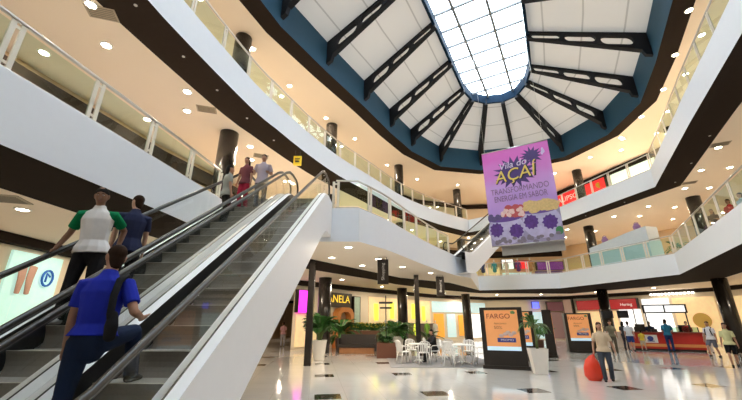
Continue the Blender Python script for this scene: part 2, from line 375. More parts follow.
for e in (-1,1): mb.tube([T(e*.1,-.15,.46), T(e*.11,-.02,.565), T(e*.11,.135,.42), T(e*.14,.10,.2), T(e*.13,-.14,.1)], .02, 6)
mb.build('straps', cloth('bag_black', (.012,.012,.014)), bp)
person('woman in yellow top and black skirt walking at the edge of the hall', (14.15,15.0,0), 2.4, 1.62, (.62,.60,.32), (.012,.012,.014), 'tan', 'brown', feet=((-.08,-.15,0),(.08,.16,0)), legs='shorts', girl=True, longhair=True)
# people upstairs at the right-hand balustrade
person('dark haired visitor in black near the first gallery balustrade', (16.7,16.5,Z1), 2.0, 1.65, (.04,.03,.03), (.05,.05,.06), 'tan', 'black', girl=True, longhair=True, hands=((-.2,.3,1.1),(.2,.3,1.1)))
person('visitor in red shirt standing near the first gallery balustrade', (16.3,15.2,Z1), 1.7, 1.72, (.42,.025,.025), (.05,.05,.06), 'tan', 'brown')
person('visitor in pale blue shirt near the first gallery balustrade beside the red shirt', (15.95,14.3,Z1), 1.5, 1.70, (.50,.58,.66), (.05,.05,.08), 'light', 'brown')
# far corridor
person('distant shopper in dark clothes in the corridor past the escalator', (-5.6,30.0,0), .4, 1.7, (.05,.05,.06), (.05,.05,.06), 'tan', 'black', voxel=.02)
person('distant shopper in pink top beside the escalator foot wall', (-6.3,27.0,0), .2, 1.62, (.62,.34,.36), (.42,.40,.44), 'tan', 'brown', voxel=.02, girl=True)

# ------------------------------------------------------------------ openings in the floors
RIGHT = [(17.1,19.75),(13.0,12.5),(10.5,7.9),(7,1.5),(2.5,-6),(-1,-11),(-6,-13),(-10,-11),(-10.5,-7)]
L2L = cr([(-8.2,-2),(-6.3,3),(-5.55,7.3),(-4.55,11.5),(-4.0,13),(-3.1,15.3),(-1.8,18.0),(.1,21.0),(2.5,24.8),(5.6,28.2),(8.9,31.0)], .9)
OP2 = L2L + [(10.6,29.4),(12.2,27.8),(13.4,28.7),(15.25,27.7)] + RIGHT
L1A = cr([(-7.6,-4),(-6.3,.5),(-5.55,4.5),(-4.98,8.2),(-4.70,10.4)], .9) + [(-4.68,11.35),(-1.45,11.35),(-.40,11.35)]
L1B = cr([(-.40,11.35),(.55,12.7),(1.25,14.0),(2.3,16.0),(3.5,18.1),(4.85,20.2)], .8)[1:] + [(5.95,21.3)]
OP1 = L1A + L1B + [(8.95,29.9),(14.7,28.0),(17.05,19.7),(12.1,11.0),(9,5.4),(5,-1),(2.8,-5),(-1,-11),(-6,-13),(-10,-11.5),(-10.3,-8)]
W0 = [(-11,-17),(-11,21),(-10.5,45),(-6.2,45),(-4.8,22.7),(-1.0,27.4),(5.6,34.6),(12,38.6),(19.6,37.4),(26.2,27.5),(26,12),(20,-17)]
W1 = [(-15,-17),(-10.9,9),(-9.7,14.5),(-6.9,22.5),(-1.5,29.5),(5,36.5),(12,39.2),(20.5,37.8),(27.5,28),(27,18),(23,6),(19,-17)]
W2 = [(-16,-17),(-12,12),(-8,22),(-1,31.5),(5,37),(11,39),(18.6,38),(19.5,34.8),(22.6,25.0),(22.8,19),(17.5,5),(16,-17)]
THK = 1.08
def v3(p, z): return Vector((p[0], p[1], z))
# ground floor: polished tiles with dark square insets
def floor_mat():
    m = bpy.data.materials.new('polished_tile'); m.use_nodes = True; nt = m.node_tree; b = nt.nodes['Principled BSDF']; L = nt.links
    tc = nt.nodes.new('ShaderNodeTexCoord'); sep = nt.nodes.new('ShaderNodeSeparateXYZ'); L.new(tc.outputs['Object'], sep.inputs[0])
    def mth(op, a, b_=None):
        n = nt.nodes.new('ShaderNodeMath'); n.operation = op
        for i, q in enumerate((a, b_)):
            if q is None: continue
            if isinstance(q, (int, float)): n.inputs[i].default_value = q
            else: L.new(q, n.inputs[i])
        return n.outputs[0]
    a = math.radians(8.5); ox, oy = 1.53, 9.46
    X = mth('SUBTRACT', sep.outputs[0], ox); Y = mth('SUBTRACT', sep.outputs[1], oy)
    U = mth('ADD', mth('MULTIPLY', X, math.cos(a)), mth('MULTIPLY', Y, math.sin(a)))
    Vv = mth('SUBTRACT', mth('MULTIPLY', Y, math.cos(a)), mth('MULTIPLY', X, math.sin(a)))
    def cell(q, s, w): return mth('LESS_THAN', mth('ABSOLUTE', mth('SUBTRACT', mth('FRACT', mth('ADD', mth('DIVIDE', q, s), .5)), .5)), w/s/2)
    ins = mth('MULTIPLY', cell(U, 2.55, .60), cell(Vv, 3.4, .60))
    # thin joints every 0.85 m
    jn = mth('MAXIMUM', cell(mth('ADD', U, .425), .85, .012), cell(mth('ADD', Vv, .425), .85, .012))
    nz = nt.nodes.new('ShaderNodeTexNoise'); nz.inputs['Scale'].default_value = 1.1; nz.inputs['Detail'].default_value = 6; L.new(tc.outputs['Object'], nz.inputs['Vector'])
    def mix(f, c1, c2):
        n = nt.nodes.new('ShaderNodeMix'); n.data_type = 'RGBA'
        for i, q in ((0, f), (6, c1), (7, c2)):
            if isinstance(q, tuple): n.inputs[i].default_value = q
            else: L.new(q, n.inputs[i])
        return n.outputs[2]
    base = mix(nz.outputs['Fac'], (.53,.52,.50,1), (.63,.62,.60,1))
    c = mix(mth('MULTIPLY', jn, .45), base, (.35,.33,.31,1)); c = mix(ins, c, (.035,.028,.024,1))
    L.new(c, b.inputs['Base Color']); b.inputs['Roughness'].default_value = .09; b.inputs['Specular IOR Level'].default_value = .75
    return m
mb = MB(); mb.poly([(-30,-20),(45,-20),(45,50),(-30,50)], z=0); struct(mb.build('floor', floor_mat()), 'polished pale tile floor of the hall with dark square insets')
def slab(lv, op, W, ztop):
    zb = ztop - THK
    mb = MB(); mb.poly(W, [op], ztop, True); struct(mb.build('floor_gallery', GFLOOR), 'pale floor of the %s gallery' % lv)
    mb = MB(); mb.poly(W0 if lv == 'first' else W1, [op], zb, False); struct(mb.build('ceiling_below', CEIL), 'cream ceiling under the %s gallery' % lv)
    mb = MB(); o2 = offset(op, -.02, True)
    mb.strip([v3(p, zb-.012) for p in op], [v3(p, ztop+.06) for p in op], True)
    struct(mb.build('fascia', WHITE), 'white fascia edging the %s gallery' % lv)
slab('first', OP1, W1, Z1); slab('second', OP2, W2, Z2)
def inner_side(op):   # sign that offsets away from the void
    A = sum(op[i-1][0]*op[i][1]-op[i][0]*op[i-1][1] for i in range(len(op)))
    return 1 if A < 0 else -1
SG = inner_side(OP2)
def kerb(op, ztop, nm):
    mb = MB(); q = offset(op, .26*inner_side(op), True)
    mb.strip([v3(p, ztop+.06) for p in op], [v3(p, ztop+.06) for p in q], True); mb.strip([v3(p, ztop+.06) for p in q], [v3(p, ztop) for p in q], True)
    struct(mb.build('trim_kerb', STEEL), nm)
kerb(OP1, Z1, 'steel capped kerb of the first gallery'); kerb(OP2, Z2, 'steel capped kerb of the second gallery')
# dark soffit bands under the slab edges
q2 = offset(OP2, 1.3*SG, True)
mb = MB(); mb.strip([v3(p, Z2-THK-.012) for p in OP2], [v3(p, Z2-THK-.012) for p in q2], True); mb.strip([v3(p, Z2-THK-.012) for p in q2], [v3(p, Z2-THK) for p in q2], True)
struct(mb.build('trim_soffit_upper', DARK), 'dark brown soffit band under the second gallery edge')
zs = Z1-THK-.012
SO = [(-6.38,0),(-5.55,4.5),(-4.98,8.2),(-4.68,11.35),(-2.43,14.9),(.38,19.2),(1.72,21.3),(5.28,24.1),(8.95,29.9),(14.7,28.0),(17.05,19.7),(12.1,11.0),(9,5.4),(5,-1)]
SI = [(-8.0,0),(-7.5,5.0),(-7.0,9.2),(-6.4,12.8),(-2.95,17.9),(.2,22.3),(1.7,25.0),(6.2,29.9),(9.9,32.9),(18.4,33.4),(21.9,22.9),(14.6,9.9),(10.6,4.6),(6.5,-2)]
mb = MB(); mb.strip([v3(p, zs) for p in SO], [v3(p, zs) for p in SI]); mb.strip([v3(p, zs) for p in SI], [v3(p, zs+.012) for p in SI]); mb.strip([v3(p, zs) for p in SO[3:9]], [v3(p, zs+.012) for p in SO[3:9]])
struct(mb.build('trim_soffit_lower', DARK), 'dark brown soffit band under the first gallery edge')

# ------------------------------------------------------------------ walls
def wall(pts, z0, z1, nm, mat, lab):
    for i, (a, b) in enumerate(zip(pts, pts[1:])):
        mb = MB(); mb.face([v3(a,z0), v3(b,z0), v3(b,z1), v3(a,z1)]); struct(mb.build(nm, mat), lab)
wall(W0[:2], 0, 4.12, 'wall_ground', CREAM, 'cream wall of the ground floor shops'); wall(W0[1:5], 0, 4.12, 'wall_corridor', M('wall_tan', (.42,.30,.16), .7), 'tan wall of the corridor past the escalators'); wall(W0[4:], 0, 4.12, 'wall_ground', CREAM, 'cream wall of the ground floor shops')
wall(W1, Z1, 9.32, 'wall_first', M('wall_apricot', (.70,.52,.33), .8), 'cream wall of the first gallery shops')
wall(W2, Z2, ZC, 'wall_second', CREAM, 'cream wall of the second gallery shops')
mb = MB(); mb.face([(-16,-17,0),(20,-17,0),(20,-17,ZC),(-16,-17,ZC)]); struct(mb.build('wall_back', CREAM), 'cream wall closing the near end of the hall')
def header(pts, z0, z1, d, lab, i0=0, i1=None):
    for a, b in list(zip(pts, pts[1:]))[i0:i1]:
        a, b = Vector(a), Vector(b); t = (b-a).normalized(); n = Vector((t.y,-t.x))
        c = (a+b)/2
        if n.dot(Vector((5,16)) - c) < 0: n = -n
        mb = MB(); R = Matrix(((t.x, n.x, 0),(t.y, n.y, 0),(0,0,1)))
        mb.box((c.x+n.x*d/2, c.y+n.y*d/2, (z0+z1)/2), ((b-a).length, d, z1-z0), R); struct(mb.build('trim_header', DARK), lab)
header(W0, 3.84, 4.115, .35, 'dark header band above the ground floor shop fronts', 0)
header(W1, 8.35, 9.0, .3, 'dark header band above the first gallery shop fronts', 0, 7)
header(W2, 14.02, 14.44, .3, 'dark header band above the second gallery shop fronts', 0)

# ------------------------------------------------------------------ ceiling with octagonal roof light
RING = [(-5.3,9.6),(-4.15,12.7),(-2.4,15.8),(-.4,19.1),(1.4,22.3),(3.25,25.2),(6.1,28.1),(9.9,28.9),(12.7,28.3),(15.9,26.2),(17.2,22.6),(16.75,18.7),(14.95,15.1),(12.6,11.0),(10.0,6.8),(6.5,.8),(2.5,-5.5),(-1.5,-9.5),(-5.5,-10),(-8,-6.5),(-7.2,-.5),(-6,4.5)]
SKY = [(-1.2,7.0),(.4,9.9),(2.15,13.0),(3.75,16.0),(5.4,19.15),(6.95,22.1),(7.9,23.3),(9.05,23.7),(10.3,23.5),(11.05,22.75),(11.2,21.3),(10.8,19.75),(9.4,16.9),(8.05,14.3),(6.2,10.8),(3.7,5.8),(-.2,-1.2),(-1.9,-4),(-4.3,-5),(-5.8,-3.4),(-5.2,-.6),(-3.2,3.2)]
ZR, ZS = 16.45, 18.4
OUT = offset(RING, .85*inner_side(RING), True)
WR = W2
mb = MB(); mb.poly(WR, [RING], ZC, False); struct(mb.build('ceiling', CEIL), 'cream ceiling over the second gallery')
mb = MB(); mb.strip([v3(p, ZC-.015) for p in RING], [v3(p, ZC-.015) for p in OUT], True); mb.strip([v3(p, ZC-.015) for p in OUT], [v3(p, ZC) for p in OUT], True)
struct(mb.build('trim_ring_soffit', DARK), 'dark brown band round the edge of the roof opening')
mb = MB(); mb.strip([v3(p, ZC-.015) for p in RING], [v3(p, ZR) for p in RING], True)
struct(mb.build('wall_ring', BLUE), 'dark blue upstand round the roof opening')
# roof panels with seams following the ring
def roof_mat():
    m = bpy.data.materials.new('roof_panel'); m.use_nodes = True; nt = m.node_tree; b = nt.nodes['Principled BSDF']; L = nt.links
    uv = nt.nodes.new('ShaderNodeUVMap'); uv.uv_map = 'slope'; sep = nt.nodes.new('ShaderNodeSeparateXYZ'); L.new(uv.outputs[0], sep.inputs[0])
    def mth(op, a, b_=None):
        n = nt.nodes.new('ShaderNodeMath'); n.operation = op
        for i, q in enumerate((a, b_)):
            if q is None: continue
            if isinstance(q, (int, float)): n.inputs[i].default_value = q
            else: L.new(q, n.inputs[i])
        return n.outputs[0]
    f = mth('LESS_THAN', mth('ABSOLUTE', mth('SUBTRACT', mth('FRACT', mth('MULTIPLY', sep.outputs[1], 3)), .5)), .022)
    n = nt.nodes.new('ShaderNodeMix'); n.data_type = 'RGBA'; n.inputs[6].default_value = (.70,.675,.64,1); n.inputs[7].default_value = (.47,.45,.42,1)
    L.new(f, n.inputs[0]); L.new(n.outputs[2], b.inputs['Base Color']); b.inputs['Roughness'].default_value = .7
    tr = nt.nodes.new('ShaderNodeBsdfTranslucent'); L.new(n.outputs[2], tr.inputs[0]); mx = nt.nodes.new('ShaderNodeMixShader'); mx.inputs[0].default_value = ROOF_TRANS
    L.new(b.outputs[0], mx.inputs[1]); L.new(tr.outputs[0], mx.inputs[2]); L.new(mx.outputs[0], nt.nodes['Material Output'].inputs[0])
    return m
ROOF_TRANS = .04
bm = bmesh.new(); uvl = bm.loops.layers.uv.new('slope'); n = len(RING)
for i in range(n):
    j = (i+1) % n
    f = bm.faces.new([bm.verts.new(v3(RING[i], ZR)), bm.verts.new(v3(RING[j], ZR)), bm.verts.new(v3(SKY[j], ZS)), bm.verts.new(v3(SKY[i], ZS))])
    for l, q in zip(f.loops, ((i,0),(i+1,0),(i+1,1),(i,1))): l[uvl].uv = q
bmesh.ops.remove_doubles(bm, verts=bm.verts, dist=1e-4)
me = bpy.data.meshes.new('roof'); bm.to_mesh(me); bm.free(); struct(link('ceiling_roof', me, roof_mat()), 'sloping off white roof panels between the dark trusses')
# skylight: blue kerb, mullions, panes
mb = MB(); mb.strip([v3(p, ZS-.45) for p in SKY], [v3(p, ZS+.25) for p in SKY], True)
q = offset(SKY, .16*inner_side(SKY), True); mb.strip([v3(p, ZS-.45) for p in SKY], [v3(p, ZS-.45) for p in q], True); mb.strip([v3(p, ZS-.45) for p in q], [v3(p, ZS+.2) for p in q], True)
sk = struct(mb.build('window_1', M('skylight_kerb_blue', (.006,.022,.048), .7, spec=.1)), 'long round ended skylight in the roof')
mb = MB(); mb.poly(SKY, z=ZS+.2, up=False)
opal = bpy.data.materials.new('skylight_glass'); opal.use_nodes = True; nt = opal.node_tree; nt.nodes.clear()
o_ = nt.nodes.new('ShaderNodeOutputMaterial'); t_ = nt.nodes.new('ShaderNodeBsdfTransparent'); t_.inputs[0].default_value = (.93,.97,1,1); g_ = nt.nodes.new('ShaderNodeBsdfGlossy'); g_.inputs['Roughness'].default_value = .05
x_ = nt.nodes.new('ShaderNodeMixShader'); x_.inputs[0].default_value = .06; nt.links.new(t_.outputs[0], x_.inputs[1]); nt.links.new(g_.outputs[0], x_.inputs[2]); nt.links.new(x_.outputs[0], o_.inputs[0])
struct(mb.build('glass', opal, sk))
MULL = M('mullion_grey', (.22,.24,.26), .6, spec=.2)
mb = MB()
ax = Vector((.487,.873,0)).normalized(); px = Vector((ax.y,-ax.x,0)); e0 = Vector((9.0,23.8,0))
def inside(p):
    c = False
    for i in range(len(SKY)):
        a, b = SKY[i-1], SKY[i]
        if (a[1] > p.y) != (b[1] > p.y) and p.x < (b[0]-a[0])*(p.y-a[1])/(b[1]-a[1])+a[0]: c = not c
    return c
def bar(org, d, w, h):
    ts = [k*.05 for k in range(-500,500) if inside(org+d*(k*.05))]
    if len(ts) < 2: return
    a, b = org+d*ts[0], org+d*ts[-1]; c = (a+b)/2; R = Matrix(((d.x,-d.y,0),(d.y,d.x,0),(0,0,1)))
    mb.box((c.x,c.y,ZS+.08), ((b-a).length, w, h), R)
cen = Vector((6.55,17.0,0))
for s_ in (-.85,.95): bar(cen+px*s_, ax, .14, .16)
for k in range(-21,6): bar(cen+ax*(k*1.42+.45), px, .10, .12)
struct(mb.build('mullions', MULL, sk))
# trusses: castellated beams with oval holes
def truss(i, label):
    a, b = v3(RING[i], ZR-.05), v3(SKY[i], ZS-.12); d = (b-a); L = Vector((d.x,d.y)).length; u = Vector((d.x,d.y,0)).normalized(); nn = Vector((-u.y,u.x,0)); sl = d.z/L
    d0, d1 = 1.2, .5
    a = a - u*.0
    dep = lambda x: d0 + (d1-d0)*min(1, max(0, x/L))
    out = [(0.0,0),(0.0,-1.45),(.32,-1.45),(.42,-dep(.4)),(L,-d1),(L,0)]
    holes = []; m = 3 if L < 6.2 else 4; seg = (L-.7)/m
    for k in range(m):
        c = .55 + seg*(k+.5); rr = dep(c)*.29; hl = seg*.5 - .10 - rr; cz = -dep(c)*.5
        pts = []
        for q in range(16):
            t = q*2*PI/16 + PI/16; pts.append((c + math.cos(t)*rr + (hl if math.cos(t) > 0 else -hl), cz + math.sin(t)*rr))
        holes.append(pts)
    f = lambda o: (lambda p: a + u*p[0] + Vector((0,0,p[0]*sl + p[1])) + nn*o)
    tr = thing('roof_truss', label, 'truss', a, 0, 'roof trusses')
    mb = MB(); mb.prism(out, holes, f(.10), f(-.10))
    for v in mb.bm.verts: v.co -= a
    mb.build('web', TRUSS, tr)
    mb = MB()
    for z_ in (0,):
        P = [Vector((0,0,0)) + u*x + Vector((0,0,x*sl-.02)) for x in (0, L)]
        mb.strip([P[0]+nn*.14, P[1]+nn*.14], [P[0]-nn*.14, P[1]-nn*.14])
    for x0_, x1_ in ((.42, L),):
        P = [u*x + Vector((0,0,x*sl-dep(x)-.01)) for x in (x0_, x1_)]
        mb.strip([P[0]+nn*.14, P[1]+nn*.14], [P[0]-nn*.14, P[1]-nn*.14]); mb.strip([P[0]+nn*.14+Vector((0,0,.03)), P[1]+nn*.14+Vector((0,0,.03))], [P[0]-nn*.14+Vector((0,0,.03)), P[1]-nn*.14+Vector((0,0,.03))])
    mb.build('flange', TRUSS, tr)
TN = {1:'dark truss on the left roof slope nearest the top of the picture', 2:'second dark truss down the left roof slope', 3:'third dark truss down the left roof slope', 4:'fourth dark truss down the left roof slope', 5:'dark truss at the left bend of the far roof end',
      6:'dark truss left of centre over the far roof end', 7:'dark truss at the middle of the far roof end above the banner', 8:'dark truss right of the middle over the banner', 9:'dark truss at the right bend of the far roof end', 10:'dark truss running to the right corner of the blue ring',
      11:'dark truss below the level right-hand truss', 12:'nearly level dark truss on the right roof slope', 13:'dark truss on the right roof slope above the level one'}
for i in range(1,14): truss(i, TN[i])

# ------------------------------------------------------------------ columns
def column(x, y, z0, z1, r=.40, lab=''):
    mb = MB(); mb.lathe([(r,z0),(r,z1)], (x,y,0), 28); struct(mb.build('column', COLM), lab)
for x, y in [(-6.1,13.4),(-2.7,21.3),(2.4,28.0),(8.8,33.9),(18.45,29.0),(20.95,21.6)]:
    for z0, z1, lv in ((0,4.11,'ground floor'),(Z1,9.31,'first gallery'),(Z2,ZC-.01,'second gallery')):
        column(x, y, z0, z1, .38, 'dark round column on the %s' % lv)
for x, y, lab in [(-2.5,15.2,'dark square post under the escalator landing'),(2.5,19.9,'slim dark square post beside the cafe palms')]:
    mb = MB(); mb.box((x,y,2.05), (.26 if x<0 else .24,.26 if x<0 else .24,4.1)); struct(mb.build('column_post', COLM), lab)

# ------------------------------------------------------------------ balustrades
def railing(pts, z, label, inset=.13, sgn=1, h=1.05, gap=1.55, pw=.058):
    P = [Vector(p) for p in offset(pts, inset*sgn)]
    base = P[0]; root = thing('balustrade', label, 'balustrade', (base.x, base.y, z+.06))
    loc = [Vector((p.x-base.x, p.y-base.y, 0)) for p in P]
    mb = MB(); mb.tube([p+Vector((0,0,h)) for p in loc], .036, 8); mb.build('handrail', STEEL, root)
    mb = MB(); mb.tube([p+Vector((0,0,.07)) for p in loc], .022, 6); mb.build('bottom_rail', STEEL, root)
    cum = [0]
    for a, b in zip(loc, loc[1:]): cum.append(cum[-1]+(b-a).length)
    tot = cum[-1]; nseg = max(1, round(tot/gap))
    def at(d):
        for i in range(len(loc)-1):
            if d <= cum[i+1]+1e-6:
                k = (d-cum[i])/(cum[i+1]-cum[i]); return loc[i].lerp(loc[i+1], k), (loc[i+1]-loc[i]).normalized()
        return loc[-1], (loc[-1]-loc[-2]).normalized()
    prev = None
    for k in range(nseg+1):
        p, t = at(min(tot, max(0, tot*k/nseg))); n_ = Vector((-t.y,t.x,0)); R = Matrix(((t.x,n_.x,0),(t.y,n_.y,0),(0,0,1)))
        mb = MB()
        for o in (-pw*.95,pw*.95): mb.box(p+t*o+Vector((0,0,(h-.03)/2-.02)), (pw,.03,h), R)
        for zz in (.16, h-.12): mb.box(p+Vector((0,0,zz)), (pw*2,.02,.05), R)
        mb.build('post', STEELC, root)
        if prev is not None:
            m_ = [q for q, c in zip(loc, cum) if tot*(k-1)/nseg+.15 < c < tot*k/nseg-.15]
            line = [prev + prev_t*.09] + m_ + [p - t*.09]
            mb = MB(); mb.strip([q+Vector((0,0,.12)) for q in line], [q+Vector((0,0,h-.09)) for q in line]); mb.build('glass_panel', GLASS, root)
        prev, prev_t = p, t
    return root
s1 = inner_side(OP1)
railing([p for p in L1A if -2 < p[1] < 10.6], Z1, 'glass balustrade of the first gallery beside the escalators on the left', sgn=s1, h=.95, pw=.075)
railing([(-1.22,11.35),(-.40,11.35)] + [tuple(p[:2]) for p in L1B[:-2]], Z1, 'curved glass balustrade running right from the escalator landing', sgn=s1, pw=.085)
railing([(6.2,22.0),(8.95,29.9),(14.7,28.0),(17.05,19.7)], Z1, 'glass balustrade of the first gallery along the far side under the banner', sgn=s1, pw=.085)
railing([(17.05,19.7),(12.1,11.0),(9.4,6.1)], Z1, 'glass balustrade of the first gallery on the right with visitors behind', sgn=s1, pw=.085)
railing([p for p in L2L], Z2, 'long curved glass balustrade of the second gallery on the left', sgn=SG)
railing([(13.4,28.7),(15.25,27.7),(17.1,19.75)], Z2, 'glass balustrade of the second gallery in front of the red shop sign', sgn=SG)
railing([(17.1,19.75),(13.0,12.5),(10.5,7.9)], Z2, 'glass balustrade of the second gallery on the upper right', sgn=SG)

# ------------------------------------------------------------------ escalators
def escalator(label, loc, rz, half, rise, sl, group=None, sides=(1,-1), ytop=1.1, ybot=1.35, floor_z=0., steps=True):
    root = thing('escalator', label, 'escalator', loc, rz, group)
    run = rise/sl; zl = lambda y: max(0, min(rise, sl*y))
    def prof(off, ya=-ybot, yb=None, soft=.35):
        yb = run+ytop if yb is None else yb; ys = [ya, -.8, -soft, 0, soft, run*.25, run*.5, run*.75, run-soft, run, run+soft, yb]
        ys = [y for y in ys if ya <= y <= yb]; out = []
        for y in ys:
            z = (zl(y-soft)+2*zl(y)+zl(y+soft))/4; out.append((y, z+off))
        return out
    # steps
    n = int(round(run/.4)); th = rise/n; td = run/n
    for k in range(1, n+1):
        z = th*k; y = td*k; mb = MB(); w_ = half-.12
        mb.face([(-w_,y,z),(w_,y,z),(w_,y+td+.02,z),(-w_,y+td+.02,z)], 0)
        m = 5; pr = [(y, z)] + [(y+.03*math.sin(q/m*PI)+.01*q/m, z-th*q/m) for q in range(1, m+1)]
        mb.strip([(-w_,a,b) for a,b in pr], [(w_,a,b) for a,b in pr], mi=1)
        mb.box((0,y+.012,z+.004), (2*w_,.02,.006), mi=2)
        mb.build('step', [STEP, RISER, STEELC], root)
    mb = MB(); mb.face([(-half+.12,-ybot,.004),(half-.12,-ybot,.004),(half-.12,td,.004),(-half+.12,td,.004)]); mb.face([(-half+.12,run+td,rise+.003),(half-.12,run+td,rise+.003),(half-.12,run+ytop,rise+.003),(-half+.12,run+ytop,rise+.003)])
    mb.build('landing_plate', STEEL, root)
    for e in (-1, 1):
        xi, xo, xg = e*(half-.115), e*(half+.12), e*half
        d_ = prof(.20); sk_ = prof(-.22)
        mb = MB(); mb.strip([(xi,y,z) for y,z in sk_], [(xi,y,z) for y,z in d_]); mb.build('skirt', SKIRT, root)
        mb = MB(); mb.strip([(xi,y,z) for y,z in d_], [(e*(half-.012),y,z+.03) for y,z in d_]); mb.strip([(e*(half-.012),y,z+.03) for y,z in d_], [(e*(half+.012),y,z+.03) for y,z in d_], mi=1)
        mb.strip([(e*(half+.012),y,z+.03) for y,z in d_], [(xo,y,z) for y,z in d_])
        mb.build('deck', [DECK, BLACK], root)
        # outer cladding
        lo = [(y, max(z, floor_z)) for y, z in prof(-.97)]
        mb = MB(); mb.strip([(xo,y,z-.001) for y,z in d_], [(xo,y,z) for y,z in lo])
        mb.build('side_cladding', CLAD if e*1 in sides else DECK, root)
        # glass in bays
        g0 = prof(.22); g1 = prof(.90, -ybot+.25, run+ytop-.15)
        g0 = [(y, z) for y, z in prof(.22, -ybot+.25, run+ytop-.15)]
        for q in range(len(g0)-1):
            mb = MB(); a, b = g0[q], g0[q+1]; c, d = g1[q], g1[q+1]; mb.face([(xg,a[0]+.004,a[1]),(xg,b[0]-.004,b[1]),(xg,d[0]-.004,d[1]),(xg,c[0]+.004,c[1])]); mb.build('glass_panel', EGLASS, root)
        # handrail with rounded newels
        h = prof(.95, -ybot+.25, run+ytop-.3); y0, yN = h[0][0], h[-1][0]
        fr = [(y0+.25,.26),(y0-.02,.28),(y0-.2,.38),(y0-.31,.56),(y0-.30,.74),(y0-.18,.90)]; bk = [(yN+.18,rise+.90),(yN+.30,rise+.74),(yN+.31,rise+.56),(yN+.2,rise+.38),(yN+.02,rise+.28),(yN-.25,rise+.26)]
        pts = [(xg,y,z) for y,z in fr+h+bk]
        mb = MB(); mb.tube(pts, .032, 8); mb.build('handrail', RUBBER, root)
        mb = MB(); mb.tube([(xg,y,z-.04) for y,z in h], .014, 6); mb.build('handrail_guide', SKIRT, root)
    # underside
    lo = [(y, max(z, floor_z)) for y, z in prof(-.97)]
    mb = MB(); mb.strip([(-half-.12,y,z) for y,z in lo], [(half+.12,y,z) for y,z in lo])
    yN, zN = lo[-1]; mb.face([(-half-.12,yN,zN),(half+.12,yN,zN),(half+.12,yN,rise),(-half-.12,yN,rise)]); mb.build('underside', CLAD, root)
    return root
escalator('near escalator with the man in blue climbing it', esc(AR,0,0), -AZ, .545, Z1, SL)
escalator('far escalator carrying the riders coming down', esc(AL,0,0), -AZ, .5725, Z1, SL)
e2d = Vector((.69,.724,0)).normalized()
escalator('upper escalator rising from the first gallery behind the banner', (5.45,20.9,Z1), -math.atan2(e2d.x, e2d.y), .60, Z2-Z1, .577, floor_z=-.97, ytop=.8, ybot=1.0)

# ------------------------------------------------------------------ lamps, vents
def downlight_proto():
    root = thing('ceiling_downlight', 'x', 'downlight', (0,0,0))
    mb = MB(); mb.lathe([(.17,0),(.17,-.012),(.125,-.02),(.125,-.004)], n=20); mb.build('trim_ring', LAMPT, root)
    mb = MB(); mb.lathe([(.122,-.008),(.115,-.018),(.06,-.024)], n=18); mb.build('diffuser', LAMP, root)
    return root
proto = downlight_proto(); used = False
def light(p, power, size=.25, col=(1,.85,.66), shape='DISK', rot=None, spread=PI):
    l = bpy.data.lights.new('lamp', 'AREA'); l.shape = shape; l.size = size; l.energy = power; l.color = col; l.spread = spread
    o = bpy.data.objects.new('lamp', l); COL.objects.link(o); o.location = p
    if rot: o.rotation_euler = rot
    return o
PW = .56
def downs(pts, z, label, group, power):
    global used
    for x, y in pts:
        if not used: o = proto; o.location = (x,y,z); o['label'] = label; o['group'] = group; used = True
        else: o = dup(proto, (x,y,z), 0, label, group)
        light((x,y,z-.05), power*PW)
G1 = [(-9.9,8.6),(-7.8,8.3),(-6.5,10.5),(-7.1,11.7),(-9.0,12.3),(-7.2,6.9),(-5.6,14.6),(-6.0,16.0),(-7.6,15.9),(-3.2,21.0),(-1.2,24.2),(1.4,27.0),(3.6,30.2),(.2,28.2),(-4.6,19.2),(7.0,34.8),
      (16.2,14.7),(18.9,16.95),(17.7,17.3),(19.1,20.0),(20.5,19.9),(19.5,23.5),(21.5,23.7),(20.6,25.9),(23.8,26.7),(18.7,26.0),(23.4,29.4),(17.2,30.0),(14.2,31.4),(18.6,33.0),(20.0,30.6),(12.0,34.0),(9.4,33.2)]
downs(G1[:16], 9.32, 'round recessed downlight in the cream ceiling over the left half of the first gallery', 'first gallery downlights on the left', 125)
downs(G1[16:], 9.32, 'round recessed downlight in the cream ceiling over the right half of the first gallery', 'first gallery downlights on the right', 70)
G2 = [(-5.9,14.1),(-4.7,17.0),(-5.4,18.0),(-3.0,20.4),(-1.2,23.2),(-2.3,24.4),(1.4,27.8),(4.4,31.0),(8.6,32.5),(11.0,31.2),(-7.2,11.2),(-8.2,14.0),
      (15.7,13.2),(17.3,16.0),(19.2,19.6),(18.7,23.2),(18.1,26.3),(19.8,25.0),(16.8,29.6),(14.4,32.2),(20.6,22.4),(19.6,17.2)]
downs(G2, ZC, 'round recessed downlight in the cream ceiling of the second gallery', 'second gallery downlights', 145)
downs([(13.9,11.8),(15.5,14.5),(17.1,17.3),(17.9,20.2),(18.4,23.0)], ZC-.015, 'downlight in the dark band along the right of the roof opening', 'ring band downlights', 60)
G0 = [(-.8,12.3),(-1.6,14.4),(-.4,16.5),(.3,14.7),(1.5,16.9),(3.2,19.1),(-8.2,7.9),(-9.2,12.2),(-8.6,17.5),(-1.8,22.2),(.8,26.6),(3.6,29.6),(6.6,32.8),(12.0,34.6),(16.0,34.2),(19.6,31.6),(21.6,27.6),(22.6,23.4),(20.4,18.6),(17.6,13.8),(-8.4,24.0),(-8.4,36.0),(3.4,32.0),(9.0,35.4),(-4.0,19.6)]
downs(G0, 4.12, 'round recessed downlight in the cream ceiling over the ground floor', 'ground floor downlights', 105)
